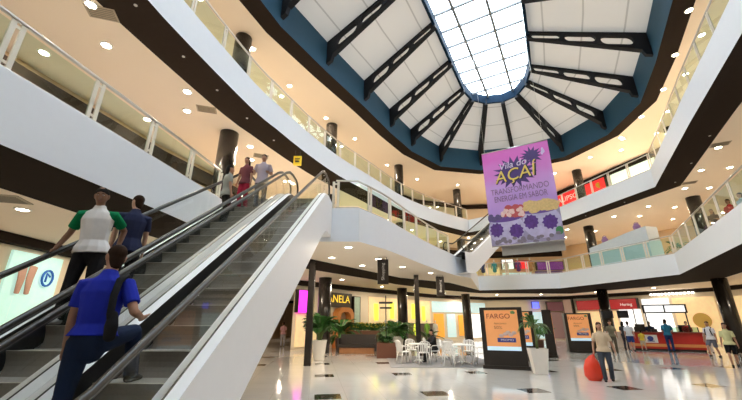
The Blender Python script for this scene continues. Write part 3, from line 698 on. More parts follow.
# small spots in the second gallery soffit
mb = MB(); mb.lathe([(.045,0),(.045,-.012),(.03,-.014)], n=12); me = mb.mesh('soffit_spot'); SPOT = M('spot_glass', (.55,.55,.52), .2, emit=.08); me.materials.append(SPOT)
for x, y in [(-6.05,6.9),(-5.75,8.75),(-5.4,10.4),(-4.95,12.2),(-4.35,14.0),(-3.6,15.9),(-2.6,18.0),(16.4,16.4),(14.8,13.6),(17.7,19.0),(17.2,22.6),(16.4,25.8)]:
    o = bpy.data.objects.new('soffit_spot', me); COL.objects.link(o); o.location = (x,y,Z2-THK-.012); tag(o, 'tiny round spotlight set in the dark band under the second gallery', 'spotlight', 'spots in the dark band')
def vent(x, y, z, a, label, w_=.7, d_=.45):
    root = thing('ceiling_vent', label, 'vent', (x,y,z), a)
    mb = MB(); mb.box((0,0,-.008), (w_,d_,.016)); mb.build('frame', VENT, root)
    mb = MB()
    for k in range(6): mb.box((0,-d_*.36+k*d_*.145,-.02), (w_*.86,d_*.07,.01))
    mb.build('slats', M('vent_slat', (.22,.19,.15), .6), root)
vent(-7.1,7.15,9.32,.3,'beige air vent in the gallery ceiling at the top left'); vent(-6.3,11.6,9.32,.3,'beige air vent in the ceiling left of the escalator riders'); vent(-5.4,15.6,9.32,.4,'beige air vent in the ceiling above the escalator head')
vent(16.0,14.4,9.32,-.5,'beige air vent in the gallery ceiling at the right edge'); vent(18.6,19.1,9.32,-.5,'beige air vent in the ceiling by the corner of the right gallery'); vent(-8.0,7.1,4.12,.3,'air vent in the low ceiling behind the man in white',1.0,.6)

# ------------------------------------------------------------------ hanging banner
bl, br = Vector((5.85,16.80,0)), Vector((8.56,15.2,0)); bt = (br-bl).normalized(); bn = Vector((bt.y,-bt.x,0)); BW = (br-bl).length; BH = 4.95
if bn.y > 0: bn = -bn
bz = 5.05; bc = (bl+br)/2
ban = thing('hanging_banner', 'large purple hanging banner advertising acai bowls', 'banner', (bc.x,bc.y,bz))
def grad_mat():
    m = bpy.data.materials.new('banner_print'); m.use_nodes = True; nt = m.node_tree; b = nt.nodes['Principled BSDF']
    tc = nt.nodes.new('ShaderNodeTexCoord'); sp = nt.nodes.new('ShaderNodeSeparateXYZ'); nt.links.new(tc.outputs['Object'], sp.inputs[0])
    mr = nt.nodes.new('ShaderNodeMapRange'); mr.inputs[2].default_value = BH; nt.links.new(sp.outputs[2], mr.inputs[0])
    nz = nt.nodes.new('ShaderNodeTexNoise'); nz.inputs['Scale'].default_value = .9; nt.links.new(tc.outputs['Object'], nz.inputs[0])
    ad = nt.nodes.new('ShaderNodeMath'); ad.operation = 'MULTIPLY_ADD'; ad.inputs[1].default_value = .25; nt.links.new(nz.outputs['Fac'], ad.inputs[0]); nt.links.new(mr.outputs[0], ad.inputs[2])
    cr_ = nt.nodes.new('ShaderNodeValToRGB'); e = cr_.color_ramp.elements; e[0].position = .3; e[0].color = (.36,.22,.62,1); e[1].position = 1.08; e[1].color = (.62,.12,.50,1)
    q = cr_.color_ramp.elements.new(.68); q.color = (.54,.32,.70,1); nt.links.new(ad.outputs[0], cr_.inputs[0]); nt.links.new(cr_.outputs[0], b.inputs['Base Color']); b.inputs['Roughness'].default_value = .45
    return m
R3 = Matrix((bt, -bn, Vector((0,0,1)))).transposed()
mb = MB(); mb.box((0,0,BH/2), (BW,.012,BH), R3); mb.build('printed_sheet', grad_mat(), ban)
mb = MB(); mb.box(-bn*.30+bt*.16+Vector((0,0,BH/2-.42)), (BW*.86,.012,BH), R3); mb.build('rear_sheet', M('banner_back', (.42,.42,.40), .6), ban)
for z_ in (BH, 0):
    mb = MB(); mb.tube([-bt*BW/2+Vector((0,0,z_)), bt*BW/2+Vector((0,0,z_))], .028); mb.build('hem_bar', STEEL, ban)
mb = MB(); mb.tube([-bt*BW*.45+Vector((0,0,BH)), -bt*BW*.45+Vector((0,0,13.2-.3))], .008, 5); mb.tube([bt*BW*.45+Vector((0,0,BH)), bt*BW*.45+Vector((0,0,13.2-.3))], .008, 5); mb.build('cable', STEEL, ban)
def bp(u, v, o=.012): return bt*((u-.5)*BW) + Vector((0,0,(1-v)*BH)) + bn*o     # u,v from the top left, 0..1
def splat(u, v, ru, rv, k, seed, amp=.35):
    rnd = random.Random(seed); return [(u+ru*math.cos(2*PI*i/k)*(1+amp*(1 if i % 2 else -.6)*rnd.uniform(.5,1.2)), v+rv*math.sin(2*PI*i/k)*(1+amp*(1 if i % 2 else -.6)*rnd.uniform(.5,1.2))) for i in range(k)]
def fan(u, v, ring, o, mb):
    for a, b in zip(ring, ring[1:]+ring[:1]): mb.face([bp(u,v,o), bp(*a,o), bp(*b,o)])
PUR = M('print_dark_purple', (.055,.02,.15), .5); GOLD = M('print_gold', (.72,.52,.10), .45); LILAC = M('print_lilac', (.60,.48,.74), .5)
mb = MB(); fan(.46,.27, splat(.46,.27,.25,.135,34,1), .010, mb); fan(.74,.13, splat(.74,.13,.12,.07,26,4,.5), .010, mb); mb.build('splash_print', PUR, ban)
text('lettering', 'Vila do', .50, M('print_pale', (.62,.52,.72), .5), ban, facing(bp(.45,.185,.02), bn, .07), sx=.95, shear=.25)
text('lettering', 'AÇAÍ', .92, M('print_black', (.02,.012,.03), .5), ban, facing(bp(.475,.305,.022), bn, .07), sx=.92, shear=.2)
text('lettering', 'AÇAÍ', .90, GOLD, ban, facing(bp(.46,.297,.034), bn, .07), sx=.92, shear=.2)
text('lettering', 'TRANSFORMANDO', .42, M('print_violet', (.22,.13,.26), .5), ban, facing(bp(.50,.455,.02), bn, 0), sx=.72)
text('lettering', 'ENERGIA EM SABOR', .42, MATS['print_violet'], ban, facing(bp(.50,.535,.02), bn, 0), sx=.64)
mb = MB()
for du, dv in ((0,0),(.012,.02),(-.012,.035)): fan(.91+du,.09+dv, [(.91+du+.018*math.cos(q*PI/4), .09+dv+.022*math.sin(q*PI/4)) for q in range(8)], .011, mb)
mb.build('emblem_print', LILAC, ban)
# bowls printed along the bottom
def disc(mb, u, v, ru, rv, o, k=20): fan(u, v, [(u+ru*math.cos(2*PI*i/k), v+rv*math.sin(2*PI*i/k)) for i in range(k)], o, mb)
mb = MB(); mb.face([bp(0,.70,.011),bp(0,1,.011),bp(1,1,.011),bp(1,.70,.011)]); mb.build('table_print', M('print_grey_violet', (.30,.27,.42), .5), ban)
for nm, L_, ru, rv, o_, mt in (('bowl_print', [(.24,.84),(.74,.81)], .26, .155, .013, M('print_bowl', (.46,.42,.64), .4, var=.35, scale=3)), ('acai_print', [(.10,.84),(.38,.87),(.60,.80),(.85,.82)], .10, .07, .015, M('print_acai', (.09,.03,.22), .4, var=.6, scale=7)), ('rim_print', [(.24,.735),(.74,.695)], .25, .035, .014, M('print_rim', (.13,.06,.30), .4))):
    for u_, v_ in L_:
        mb = MB()
        if nm == 'acai_print': fan(u_, v_, splat(u_, v_, ru*.95, rv*.95, 22, int(u_*100), .16), o_, mb)
        else: disc(mb, u_, v_, ru, rv, o_, 28)
        mb.build(nm, mt, ban)
def heap(nm, u0, u1, v0, v1, ru, rv, o_, col, n_, seed):
    rnd = random.Random(seed); mb = MB()
    for k in range(n_): disc(mb, rnd.uniform(u0,u1), rnd.uniform(v0,v1), ru*rnd.uniform(.8,1.2), rv*rnd.uniform(.8,1.2), o_+.0004*k, 10)
    mb.build(nm, M('print_'+nm, col, .4, var=.3, scale=12), ban)['kind'] = 'stuff'
heap('strawberry_print', .22,.52,.635,.71, .05,.032, .016, (.48,.08,.09), 22, 3); heap('cream_print', .20,.52,.65,.73, .03,.02, .026, (.74,.52,.50), 16, 4)
heap('banana_print', .56,.97,.615,.69, .055,.032, .016, (.66,.47,.20), 26, 5); heap('berry_print', .02,.18,.68,.74, .035,.02, .016, (.10,.07,.20), 12, 6); heap('crumb_print', .05,.95,.93,.99, .03,.018, .016, (.20,.17,.22), 24, 7)
mb = MB(); disc(mb,.95,.91,.05,.04,.017,10); mb.build('leaf_print', M('print_leaf', (.05,.22,.08), .5), ban)

# ------------------------------------------------------------------ totems
def totem(x, y, rz, label, w_=1.5, h=2.15, d_=.42):
    root = thing('advertising_totem', label, 'totem', (x,y,0), rz)
    mb = MB(); mb.box((0,0,.06), (w_+.10,d_+.08,.12)); mb.build('plinth', DARKP, root)
    mb = MB(); mb.box((0,0,.12+(h-.12)/2), (w_,d_,h-.12)); mb.build('body', DARKP, root)
    mb = MB(); mb.box((0,-d_/2-.004,1.34), (w_-.34,.02,1.42)); po = mb.build('poster', POST, root)
    mb = MB(); mb.box((0,-d_/2-.016,.70), (w_-.34,.006,.14)); mb.build('poster_band', M('poster_pale_blue', (.50,.68,.80), .4, emit=.5), po)
    mb = MB(); mb.box((.12,-d_/2-.016,.99), (w_*.42,.006,.15)); mb.build('poster_ribbon', M('poster_navy', (.05,.06,.28), .4), po)
    F = lambda px_, pz: Matrix.Translation((px_,-d_/2-.018,pz)) @ Matrix.Rotation(PI/2, 4, 'X')
    text('lettering', 'FARGO', .25, M('poster_red', (.30,.03,.02), .5), po, F(-.10,1.82), sx=1.05)
    text('lettering', 'desconto', .10, M('poster_brown', (.38,.13,.05), .5), po, F(-.05,1.57), sx=1.2)
    text('lettering', '50%', .15, MATS['poster_brown'], po, F(-.14,1.42), sx=1.2)
    text('lettering', 'PROMO', .10, M('poster_white', (.8,.8,.85), .5), po, F(.14,.99), sx=1.3)
    mb = MB(); mb.ell([(.36,-d_/2-.016,1.95),(.44,-d_/2-.016,1.97),(.50,-d_/2-.016,1.93)], [(.04,.004),(.06,.004),(.04,.004)], (0,0,1)); mb.build('poster_leaf', M('poster_green', (.12,.24,.08), .5), po)
    mb = MB()
    for k, (a, b) in enumerate(((.1,1.2),(.28,1.17),(.4,1.24),(.2,1.26),(-.05,1.14))): mb.ball((a,-d_/2-.014,b), (.09,.006,.06), 8)
    mb.build('poster_picture', M('poster_pinkish', (.62,.46,.42), .5), po)
    return root
DARKP = M('totem_brown_black', (.020,.015,.012), .35)
POST = M('poster_orange', (.70,.30,.11), .4, emit=.35, var=.12, scale=2)
TR = math.atan2(-.9, 1.3)
totem(5.0,14.25,-.40,'black advertising totem with an orange poster next to the white potted palm', 1.52, 2.15, .5)
totem(6.75,17.2,-.40,'black advertising totem half hidden behind the nearest totem', 1.4, 2.1)
totem(11.95,21.6,-.22,'black advertising totem with orange poster left of the woman with the red bag', 1.42, 2.12, .4)
totem(9.0,19.0,1.12,'black advertising totem seen nearly edge on between the other two', 1.4, 2.2)

# ------------------------------------------------------------------ plants
LEAF = M('palm_leaf', (.035,.14,.022), .5, var=.35, scale=5); LEAFD = M('leaf_dark', (.022,.085,.018), .5, var=.35, scale=5); SOIL = M('soil', (.05,.035,.025), .9)
def palm(x, y, label, pot, pot_mat, h=1.6, n=16, spread=.8, seed=1, leaf=None, trunk=0., el0=.55):
    rnd = random.Random(seed); root = thing('potted_palm', label, 'potted plant', (x,y,0))
    mb = MB()
    if pot[0] == 'square':
        b, t, ph = pot[1:]; ra = [Vector((sx*b,sy*b,0)) for sx,sy in ((-1,-1),(1,-1),(1,1),(-1,1))]; rb = [Vector((sx*t,sy*t,ph)) for sx,sy in ((-1,-1),(1,-1),(1,1),(-1,1))]
        rc = [Vector((p.x*.9,p.y*.9,ph)) for p in rb]; rd = [Vector((p.x*.88,p.y*.88,ph-.08)) for p in rb]
        mb.strip(ra, rb, True); mb.strip(rb, rc, True); mb.strip(rc, rd, True); mb.face(ra[::-1]); ins = t*.88
    else:
        b, t, ph = pot[1:]; mb.lathe([(b,0),(b*1.02,.03),(t*.97,ph-.06),(t,ph-.05),(t,ph),(t*.9,ph),(t*.86,ph-.08)], n=24); ins = t*.86
    mb.build('pot', pot_mat, root, rz=rnd.uniform(-.3,.3) if pot[0] == 'square' else 0)
    mb = MB(); mb.lathe([(ins*.98,ph-.09),(ins*.9,ph-.07)], n=16); mb.build('soil', SOIL, root)
    st = MB(); lf = MB()
    if trunk: st.tube([(0,0,ph-.1),(.02,0,ph+trunk*.5),(0,.02,ph+trunk)], [.05,.04,.035], 8)
    for k in range(n):
        a = rnd.uniform(0, 2*PI); el = rnd.uniform(el0,1.45); L = h*rnd.uniform(.75,1.1); d0 = Vector((math.cos(a),math.sin(a),0)); p = Vector((d0.x*.06,d0.y*.06,ph-.08+trunk)); pts = [p]
        e = el
        for q in range(9):
            p = p + (d0*math.cos(e)*spread + Vector((0,0,math.sin(e))))*(L/9); e -= .17*(1.5-el*.4); pts.append(p)
        st.tube(pts, [.016*(1-.09*i) for i in range(10)], 5)
        sd = Vector((-d0.y,d0.x,0))
        for q in range(3, 10):
            for f in (0,.5):
                if q == 9 and f: continue
                c = pts[q].lerp(pts[min(9,q+1)], f); t = (pts[min(9,q+1)]-pts[q-1]).normalized(); ll = .34*h/1.6*(1-abs(q-6)/8)
                for s_ in (-1,1):
                    tip = c + (sd*s_*.8 + t*.65 + Vector((0,0,-.22)))*ll; m_ = c.lerp(tip,.45); wv = t*.042*h/1.6*1.4
                    lf.face([c, m_+wv, tip, m_-wv])
    st.build('stems', M('palm_stem', (.12,.17,.05), .6), root); lf.build('foliage', leaf or LEAF, root)
    return root
POTW = M('pot_white', (.80,.77,.72), .4); POTB = M('planter_brown', (.12,.045,.025), .5)
palm(-2.35,17.3,'bushy palm in a tall white pot behind the dark post',('round',.24,.34,.85), POTW, 1.75, 46, .5, 2, el0=1.1)
palm(-1.9,23.0,'bushy palm in a brown pot behind the left end of the bench', ('round',.22,.30,.7), POTB, 1.9, 34, .7, 5)
palm(5.62,12.9,'slim palm in a tapered white square pot next to the nearest totem', ('square',.19,.28,.78), POTW, .75, 16, .7, 8, trunk=.72)
palm(.75,18.6,'low dark plant in a square brown planter on the hall floor', ('square',.46,.46,.68), POTB, .85, 34, .6, 11, LEAFD, el0=.95)
palm(1.45,21.9,'leafy palm in a white pot behind the cafe tables', ('round',.34,.46,.85), POTW, 1.5, 40, .8, 14, el0=.8)
palm(3.5,23.2,'low palm in a dark pot behind the cafe seats', ('round',.3,.36,.6), POTB, 1.0, 20, 1.0, 17, LEAFD)
palm(10.3,23.4,'green palm in a brown pot between the far totems', ('round',.3,.36,.6), POTB, 1.6, 20, .8, 21)
# planter box with yellow flowers
fb = thing('flower_planter', 'long wooden planter box full of yellow flowers behind the bench', 'planter', (.15,24.6,0), -.1)
mb = MB(); mb.box((0,0,.55), (3.2,.6,1.1)); mb.build('box', M('planter_wood', (.20,.09,.045), .5, var=.2), fb)
rnd = random.Random(9); mb = MB(); mf = MB()
for k in range(420):
    p = Vector((rnd.uniform(-1.55,1.55), rnd.uniform(-.28,.28), 1.08)); t = p + Vector((rnd.uniform(-.12,.12),rnd.uniform(-.12,.12),rnd.uniform(.15,.48))); s_ = Vector((rnd.uniform(-1,1),rnd.uniform(-1,1),0)).normalized()*.045
    mb.face([p, t-s_, t+Vector((0,0,.08)), t+s_])
    if k % 2: mf.lathe([(.012,t.z+.04),(.055,t.z+.07),(.02,t.z+.085)], (t.x,t.y,0), 6)
mb.build('foliage', LEAF, fb).data; mf.build('flowers', M('flower_yellow', (.75,.60,.05), .5), fb)['kind'] = 'stuff'

# ------------------------------------------------------------------ cafe furniture
mb = MB(); mb.box((2.95,17.0,.006), (4.4,4.9,.012)); tag(mb.build('floor_mat', M('mat_grey', (.17,.17,.18), .8, var=.12, scale=3)), 'dark grey floor mat under the cafe tables', 'mat')
PLW = M('plastic_white', (.80,.80,.79), .35)
def make_chair():
    root = thing('plastic_chair', 'x', 'chair', (0,0,0), 0, 'white plastic cafe chairs')
    mb = MB(); mb.prism([(-.21,-.2),(.21,-.2),(.23,.0),(.22,.22),(-.22,.22),(-.23,.0)], [], lambda p: Vector((p[0],p[1],.45)), lambda p: Vector((p[0],p[1],.42))); mb.build('seat', PLW, root)
    mb = MB(); mb.tube([(-.22,-.2,.44),(-.235,-.25,.62),(-.21,-.29,.80),(-.12,-.305,.86),(0,-.31,.875),(.12,-.305,.86),(.21,-.29,.80),(.235,-.25,.62),(.22,-.2,.44)], .018, 8)
    for k in range(5): x = -.14+k*.07; mb.box((x,-.262,.645), (.042,.014,.44), Matrix.Rotation(.24, 3, 'X'))
    mb.build('backrest', PLW, root)
    for e in (-1,1):
        mb = MB(); mb.tube([(e*.235,-.255,.64),(e*.25,-.05,.655),(e*.25,.14,.65),(e*.235,.2,.60),(e*.215,.2,.44)], .017, 8); mb.build('armrest', PLW, root)
        mb = MB(); mb.tube([(e*.20,.19,.43),(e*.235,.245,.0)], [.022,.016], 8); mb.build('leg', PLW, root)
        mb = MB(); mb.tube([(e*.20,-.18,.43),(e*.235,-.27,.0)], [.022,.016], 8); mb.build('leg', PLW, root)
    return root
def make_table():
    root = thing('cafe_table', 'x', 'table', (0,0,0), 0, 'white cafe tables')
    mb = MB(); mb.lathe([(.38,.70),(.42,.71),(.42,.735),(.40,.74)], n=28); mb.build('tabletop', PLW, root)
    mb = MB(); mb.lathe([(.05,.70),(.035,.6),(.035,.1),(.05,.06)], n=12); mb.build('pedestal', PLW, root)
    for k in range(4):
        a = k*PI/2+.4; mb = MB(); mb.tube([(0,0,.10),(math.cos(a)*.2,math.sin(a)*.2,.06),(math.cos(a)*.34,math.sin(a)*.34,.018)], [.028,.024,.016], 8); mb.build('foot', PLW, root)
    return root
KC = .9
TABS = [(2.25,18.2,'white round cafe table by the seated person in black'),(4.15,17.35,'white round cafe table nearest the big totem'),(3.9,20.3,'white round cafe table at the back of the mat')]
tb = make_table()
for i, (x, y, l) in enumerate(TABS):
    x *= KC; y *= KC
    if i == 0: tb.location = (x,y,.013); tb['label'] = l
    else: dup(tb, (x,y,.013), i*.7, l)
CHS = [(1.55,17.9,2.25,18.2,'white plastic chair nearest the brown planter'),(2.35,17.35,2.25,18.2,'white plastic chair in front of the table with the seated person'),(2.05,19.0,2.25,18.2,'white plastic chair behind the table with the seated person'),(3.0,18.45,2.25,18.2,'white plastic chair with the person in black sitting on it'),
       (3.55,16.75,4.15,17.35,'white plastic chair at the front edge of the mat'),(4.85,16.9,4.15,17.35,'white plastic chair closest to the big totem'),(3.58,17.62,4.15,17.35,'white plastic chair between the two front tables'),(4.6,18.1,4.15,17.35,'white plastic chair behind the table nearest the totem'),
       (3.2,20.6,3.9,20.3,'white plastic chair at the left of the back table'),(4.6,20.0,3.9,20.3,'white plastic chair at the right of the back table'),(3.9,19.5,3.9,20.3,'white plastic chair in front of the back table')]
chp = make_chair()
for i, (x, y, tx, ty, l) in enumerate(CHS):
    x *= KC; y *= KC; tx *= KC; ty *= KC
    rz = math.atan2(-(tx-x), ty-y)
    if i == 0: chp.location = (x,y,.013); chp.rotation_euler.z = rz; chp['label'] = l
    else: dup(chp, (x,y,.013), rz, l)
rz = math.atan2(-(2.25-3.0), 18.2-18.45)
person('person in black sitting at a white cafe table', (3.0*KC,18.45*KC,.013), rz, 1.68, (.015,.015,.018), (.02,.02,.025), 'tan', 'black', feet=((-.1,.42,0),(.1,.38,0)), seat=(0,-.08,.50), hands=((-.16,.40,.80),(.16,.40,.80)), sleeve='long', hem=.80, lean=.15, voxel=.016)
# bench
bn_ = thing('bench', 'dark upholstered bench on a wooden base by the palms', 'bench', (-.75,20.9,0), -.12)
DB = M('bench_dark', (.028,.02,.017), .5); mb = MB(); mb.box((0,0,.40), (2.0,.62,.16)); mb.build('seat', DB, bn_)
mb = MB(); mb.box((0,.33,.66), (2.0,.14,.62), Matrix.Rotation(-.14, 3, 'X')); mb.build('backrest', DB, bn_)
mb = MB(); mb.box((0,-.0,.16), (1.9,.55,.30)); mb.build('base', M('bench_wood', (.34,.15,.06), .5, var=.2), bn_)
for e in (-1,1):
    mb = MB(); mb.box((e*1.03,0,.45), (.09,.66,.62)); mb.build('armrest', DB, bn_)
# hanging dark signs with vertical lettering
def hang_sign(x, y, z0, z1, label, s_):
    root = thing('hanging_sign', label, 'sign', (x,y,z0), 0)
    mb = MB(); mb.box((0,0,(z1-z0)/2), (.44,.10,z1-z0)); mb.build('board', DARKP, root)
    for e in (-1,1):
        mb = MB(); mb.tube([(e*.15,0,z1-z0-.01),(e*.15,0,4.11-z0)], .012, 5); mb.build('rod', BLACK, root)
    text('lettering', s_, .17, M('letter_pale', (.62,.60,.56), .5), root, Matrix.Translation((0,-.056,(z1-z0)/2)) @ Matrix.Rotation(PI/2, 4, 'X') @ Matrix.Rotation(PI/2, 4, 'Z'), sx=1.1)
hang_sign(.48,14.3,3.04,4.02,'dark hanging sign with upright pale lettering over the brown planter','Shopping'); hang_sign(3.86,20.1,2.98,4.04,'dark hanging sign with upright pale lettering over the cafe tables','Shopping')
mb = MB(); mb.tube([(.75,18.6,.6),(.75,18.6,2.9)], .025, 6); lp = thing('sign_post', 'thin dark post rising out of the brown square planter', 'post', (0,0,0)); mb.build('pole', BLACK, lp)
mb = MB(); mb.box((.75,18.6,2.55), (.7,.05,.10)); mb.box((.75,18.6,2.3), (.6,.05,.08)); mb.build('arm', BLACK, lp)
# yellow sign over the escalator head
ys = thing('overhead_sign', 'small yellow sign hanging from the dark band above the escalator head', 'sign', (-3.45,15.0,8.55))
mb = MB(); mb.box((0,0,.22), (.36,.10,.46)); mb.build('panel', M('sign_yellow', (.80,.55,.03), .4, emit=.3), ys)
for e in (-1,1):
    mb = MB(); mb.tube([(e*.12,0,.44),(e*.12,0,.76)], .01, 5); mb.build('rod', BLACK, ys)
mb = MB(); mb.box((0,-.054,.30), (.24,.008,.05)); mb.box((0,-.054,.16), (.20,.008,.07)); mb.box((-.02,-.054,.23),(.18,.008,.03)); mb.build('print', BLACK, ys)

# ------------------------------------------------------------------ shop fronts
def shop(W, i, z, zt, spec):
    """signs and displays on wall segment i of polyline W. spec items: (t0, t1, z0, z1, depth, material, name, label, category)"""
    a, b = Vector(W[i]), Vector(W[i+1]); t = (b-a).normalized(); n = Vector((t.y,-t.x)); L = (b-a).length
    if n.dot(Vector((5,16))-(a+b)/2) < 0: n = -n
    R = Matrix(((t.x,n.x,0),(t.y,n.y,0),(0,0,1)))
    for (t0,t1,z0,z1,d0,d1,mat,name,label,cat) in spec:
        c = a + t*L*(t0+t1)/2 + n*(d0+d1)/2; root = thing(name, label, cat, (c.x,c.y,z0))
        mb = MB(); mb.box((0,0,(z1-z0)/2), ((t1-t0)*L, d1-d0, z1-z0), R); mb.build('panel', mat, root)
        if d1-d0 > .12:
            mb = MB()
            for e in (-1,1): mb.box((t.x*e*(t1-t0)*L/2, t.y*e*(t1-t0)*L/2, (z1-z0)/2), (.05,d1-d0+.03,z1-z0+.02), R)
            mb.box((0,0,z1-z0), ((t1-t0)*L+.05,d1-d0+.03,.05), R); mb.build('frame', DARKP, root)
    return a, t, n, L, R
EM = lambda n_, c, e, **k: M(n_, c, .5, emit=e, **k)
YEL = EM('lit_yellow', (.80,.55,.05), 1.0); YG = EM('lit_yellow_green', (.66,.72,.06), 1.0, var=.4, scale=9); MAG = EM('lit_magenta', (.70,.03,.60), 1.6); WHT = EM('lit_white', (.92,.94,.96), .8); CYAN = EM('lit_cyan_white', (.55,.76,.82), .45, var=.3, scale=5)
WARM = EM('lit_warm', (.86,.66,.36), .40, var=.2, scale=3); ORNG = EM('lit_orange', (.85,.38,.05), .45, var=.2, scale=4); RED = M('sign_red', (.40,.015,.02), .4, emit=.25); REDL = EM('lit_red', (.78,.02,.025), .9); GRN = M('glass_green', (.45,.58,.48), .25, var=.2); PORT = M('portal_orange', (.62,.24,.06), .4)
TEAL = EM('lit_teal', (.50,.78,.72), .55, var=.25, scale=3); BLU = EM('lit_blue', (.08,.10,.85), 2.2); MAUVE = M('header_mauve', (.22,.09,.13), .5); PURP = M('ribbon_purple', (.20,.03,.30), .5, emit=.2); PINKC = M('wall_pinkish', (.62,.45,.40), .6)
ST = 'storefront'
# ground: left window behind the far escalator (wall 0), corridor corner to the right
shop(W0, 0, 0, 4, [(.728,.776,.3,3.70,.02,.10,TEAL,'shop_window','lit shop window with posters behind the men on the escalator','window')])
a0 = Vector((-10.85,0,0))
pw = thing('window_poster', 'tall pinkish legs poster in the lit shop window', 'poster', (-10.87,11.25,2.45)); mb = MB(); mb.ell([(.03,-.16,.0),(.03,-.15,.45),(.03,-.2,.85)], [(.02,.09),(.02,.13),(.02,.15)], (1,0,0)); mb.ell([(.03,.16,.0),(.03,.13,.45),(.03,.16,.85)], [(.02,.09),(.02,.13),(.02,.15)], (1,0,0)); mb.build('print', M('poster_skin', (.60,.36,.28), .5), pw)
pw = thing('window_emblem', 'round blue emblem in the lit shop window', 'sign', (-10.87,12.0,3.0)); mb = MB(); mb.tube([(.03,.2*math.cos(q*PI/8),.25*math.sin(q*PI/8)) for q in range(16)], .035, 6, closed=True); mb.tube([(.03,-.05,-.13),(.03,-.05,.15),(.03,.09,.05)], .03, 6); mb.build('print', M('emblem_blue', (.02,.16,.62), .5), pw)
# ground W0[4..5]: from the corridor corner; magenta, yellow lettering, orange portal, green glass
a, t, n, L, R = shop(W0, 4, 0, 4, [(.02,.18,2.2,3.55,.02,.3,MAG,'shop_sign','glowing magenta sign next to the corridor corner','sign'),(.36,.86,2.6,3.55,.02,.14,M('sign_dark', (.06,.04,.02), .5),'shop_sign','dark sign board with glowing yellow lettering','sign'),(.04,.52,.2,2.1,.02,.06,WARM,'shop_window','warm lit shop window under the yellow lettering','window'),(.88,.99,.1,3.4,.05,.30,GRN,'glass_tower','pale green glass pillar between two shop fronts','pillar')])
p = a + t*L*.61 + n*.18; text('lettering', 'PANELA', .72, YEL, None, facing((p.x,p.y,3.14), (n.x,n.y,0)), sx=1.0)
adopt(COL.objects[-1], 'dark sign board with glowing yellow lettering')['label'] = 'glowing yellow lettering'
pr = thing('shop_portal', 'rounded orange portal round a shop entrance', 'portal', (*(a+t*L*.70+n*.3),0)); mb = MB()
P = [(-.8,0),(-.8,2.2),(-.6,2.5),(-.3,2.6),(.3,2.6),(.6,2.5),(.8,2.2),(.8,0)]; Q = [(-.5,0),(-.5,2.0),(-.4,2.2),(-.2,2.3),(.2,2.3),(.4,2.2),(.5,2.0),(.5,0)]
F = lambda p, d: Vector((t.x*p[0]+n.x*d, t.y*p[0]+n.y*d, p[1]))
for A_, B_ in (([F(p,.25) for p in P],[F(p,.25) for p in Q]),([F(p,-.25) for p in P],[F(p,.25) for p in P]),([F(p,-.25) for p in Q],[F(p,.25) for p in Q])): mb.strip(A_, B_)
mb.build('arch', PORT, pr)
rnd = random.Random(12)
a, t, n, L, R = shop(W0, 5, 0, 4, [(.12,.98,.3,3.5,.02,.06,WARM,'shop_window','warm lit shop window with yellow and green displays','window')])
shop(W0, 5, 0, 4, [(t_-.022,t_+.022,z_,z_+1.25,.10,.16,YG,'lit_poster',l_,'poster') for t_, z_, l_ in ((.20,1.75,'first glowing yellow-green poster behind the cafe planter'),(.40,1.9,'second glowing yellow-green poster along the cafe shop window'),(.56,1.7,'third glowing yellow-green poster along the cafe shop window'),(.70,1.9,'fourth glowing yellow-green poster behind the cafe seats'),(.86,1.75,'last glowing yellow-green poster behind the cafe seats'))])
shop(W0, 5, 0, 4, [(.14,.97,.05,1.5,.08,.6,M('counter_dim', (.14,.10,.07), .5),'shop_counter','long dim counter in front of the yellow-green posters','counter')])
# mannequin-like garment displays in the yellow-green shop
def garment(x, y, z, mat, label, H=1.6, grp=None):
    root = thing('dressed_mannequin', label, 'mannequin', (x,y,z), rnd.uniform(-.5,.5), grp)
    mb = MB(); mb.lathe([(.17,0),(.17,.02),(.02,.03)], n=14); mb.tube([(0,0,.02),(0,0,H*.5)], .015, 6); mb.build('stand', STEEL, root)
    mb = MB(); mb.ell([(0,0,H*.38),(0,0,H*.52),(0,0,H*.62),(0,0,H*.78),(0,0,H*.86)], [(.17,.12),(.16,.11),(.12,.09),(.18,.11),(.07,.06)], (1,0,0))
    for e in (-1,1): mb.ell([(e*.15,0,H*.82),(e*.21,0,H*.66),(e*.22,.04,H*.52)], [.055,.045,.035], (0,1,0))
    mb.build('garment', mat, root)
    mb = MB(); mb.ell([(0,0,H*.86),(0,0,H*.9)], [.04,.04]); mb.ball((0,0,H*.97), (.065,.08,.1), 10); mb.build('head', M('mannequin_white', (.75,.72,.68), .4), root)
for k, tt in enumerate((.20,.34,.48,.62,.76,.90)):
    p = a + t*L*tt + n*rnd.uniform(.85,1.2); garment(p.x, p.y, 0, [YG, M('garment_green', (.20,.42,.05), .7), M('garment_white', (.75,.75,.72), .7)][k%3], 'mannequin in %s beyond the cafe seating, %s along the shop window' % (['yellow-green','green','white'][k%3], ['first','second','third','fourth','fifth','last'][k]), 1.75)
# W0[6]: white and cyan shop with orange posters
shop(W0, 6, 0, 4, [(.02,.98,2.55,3.5,.02,.10,CYAN,'shop_sign','wide pale cyan lit sign over the shop behind the totems','sign'),(.04,.20,.3,2.4,.02,.08,ORNG,'shop_poster','orange lit poster panel behind the cafe','poster'),(.26,.40,.3,2.4,.02,.08,CYAN,'shop_window','pale cyan shop window right of the orange panel','window'),(.46,.60,.4,2.3,.02,.08,ORNG,'shop_poster','second orange lit poster panel behind the totems','poster'),(.64,.97,.2,2.4,.02,.08,WHT,'shop_window','white lit shop window behind the totems','window')])
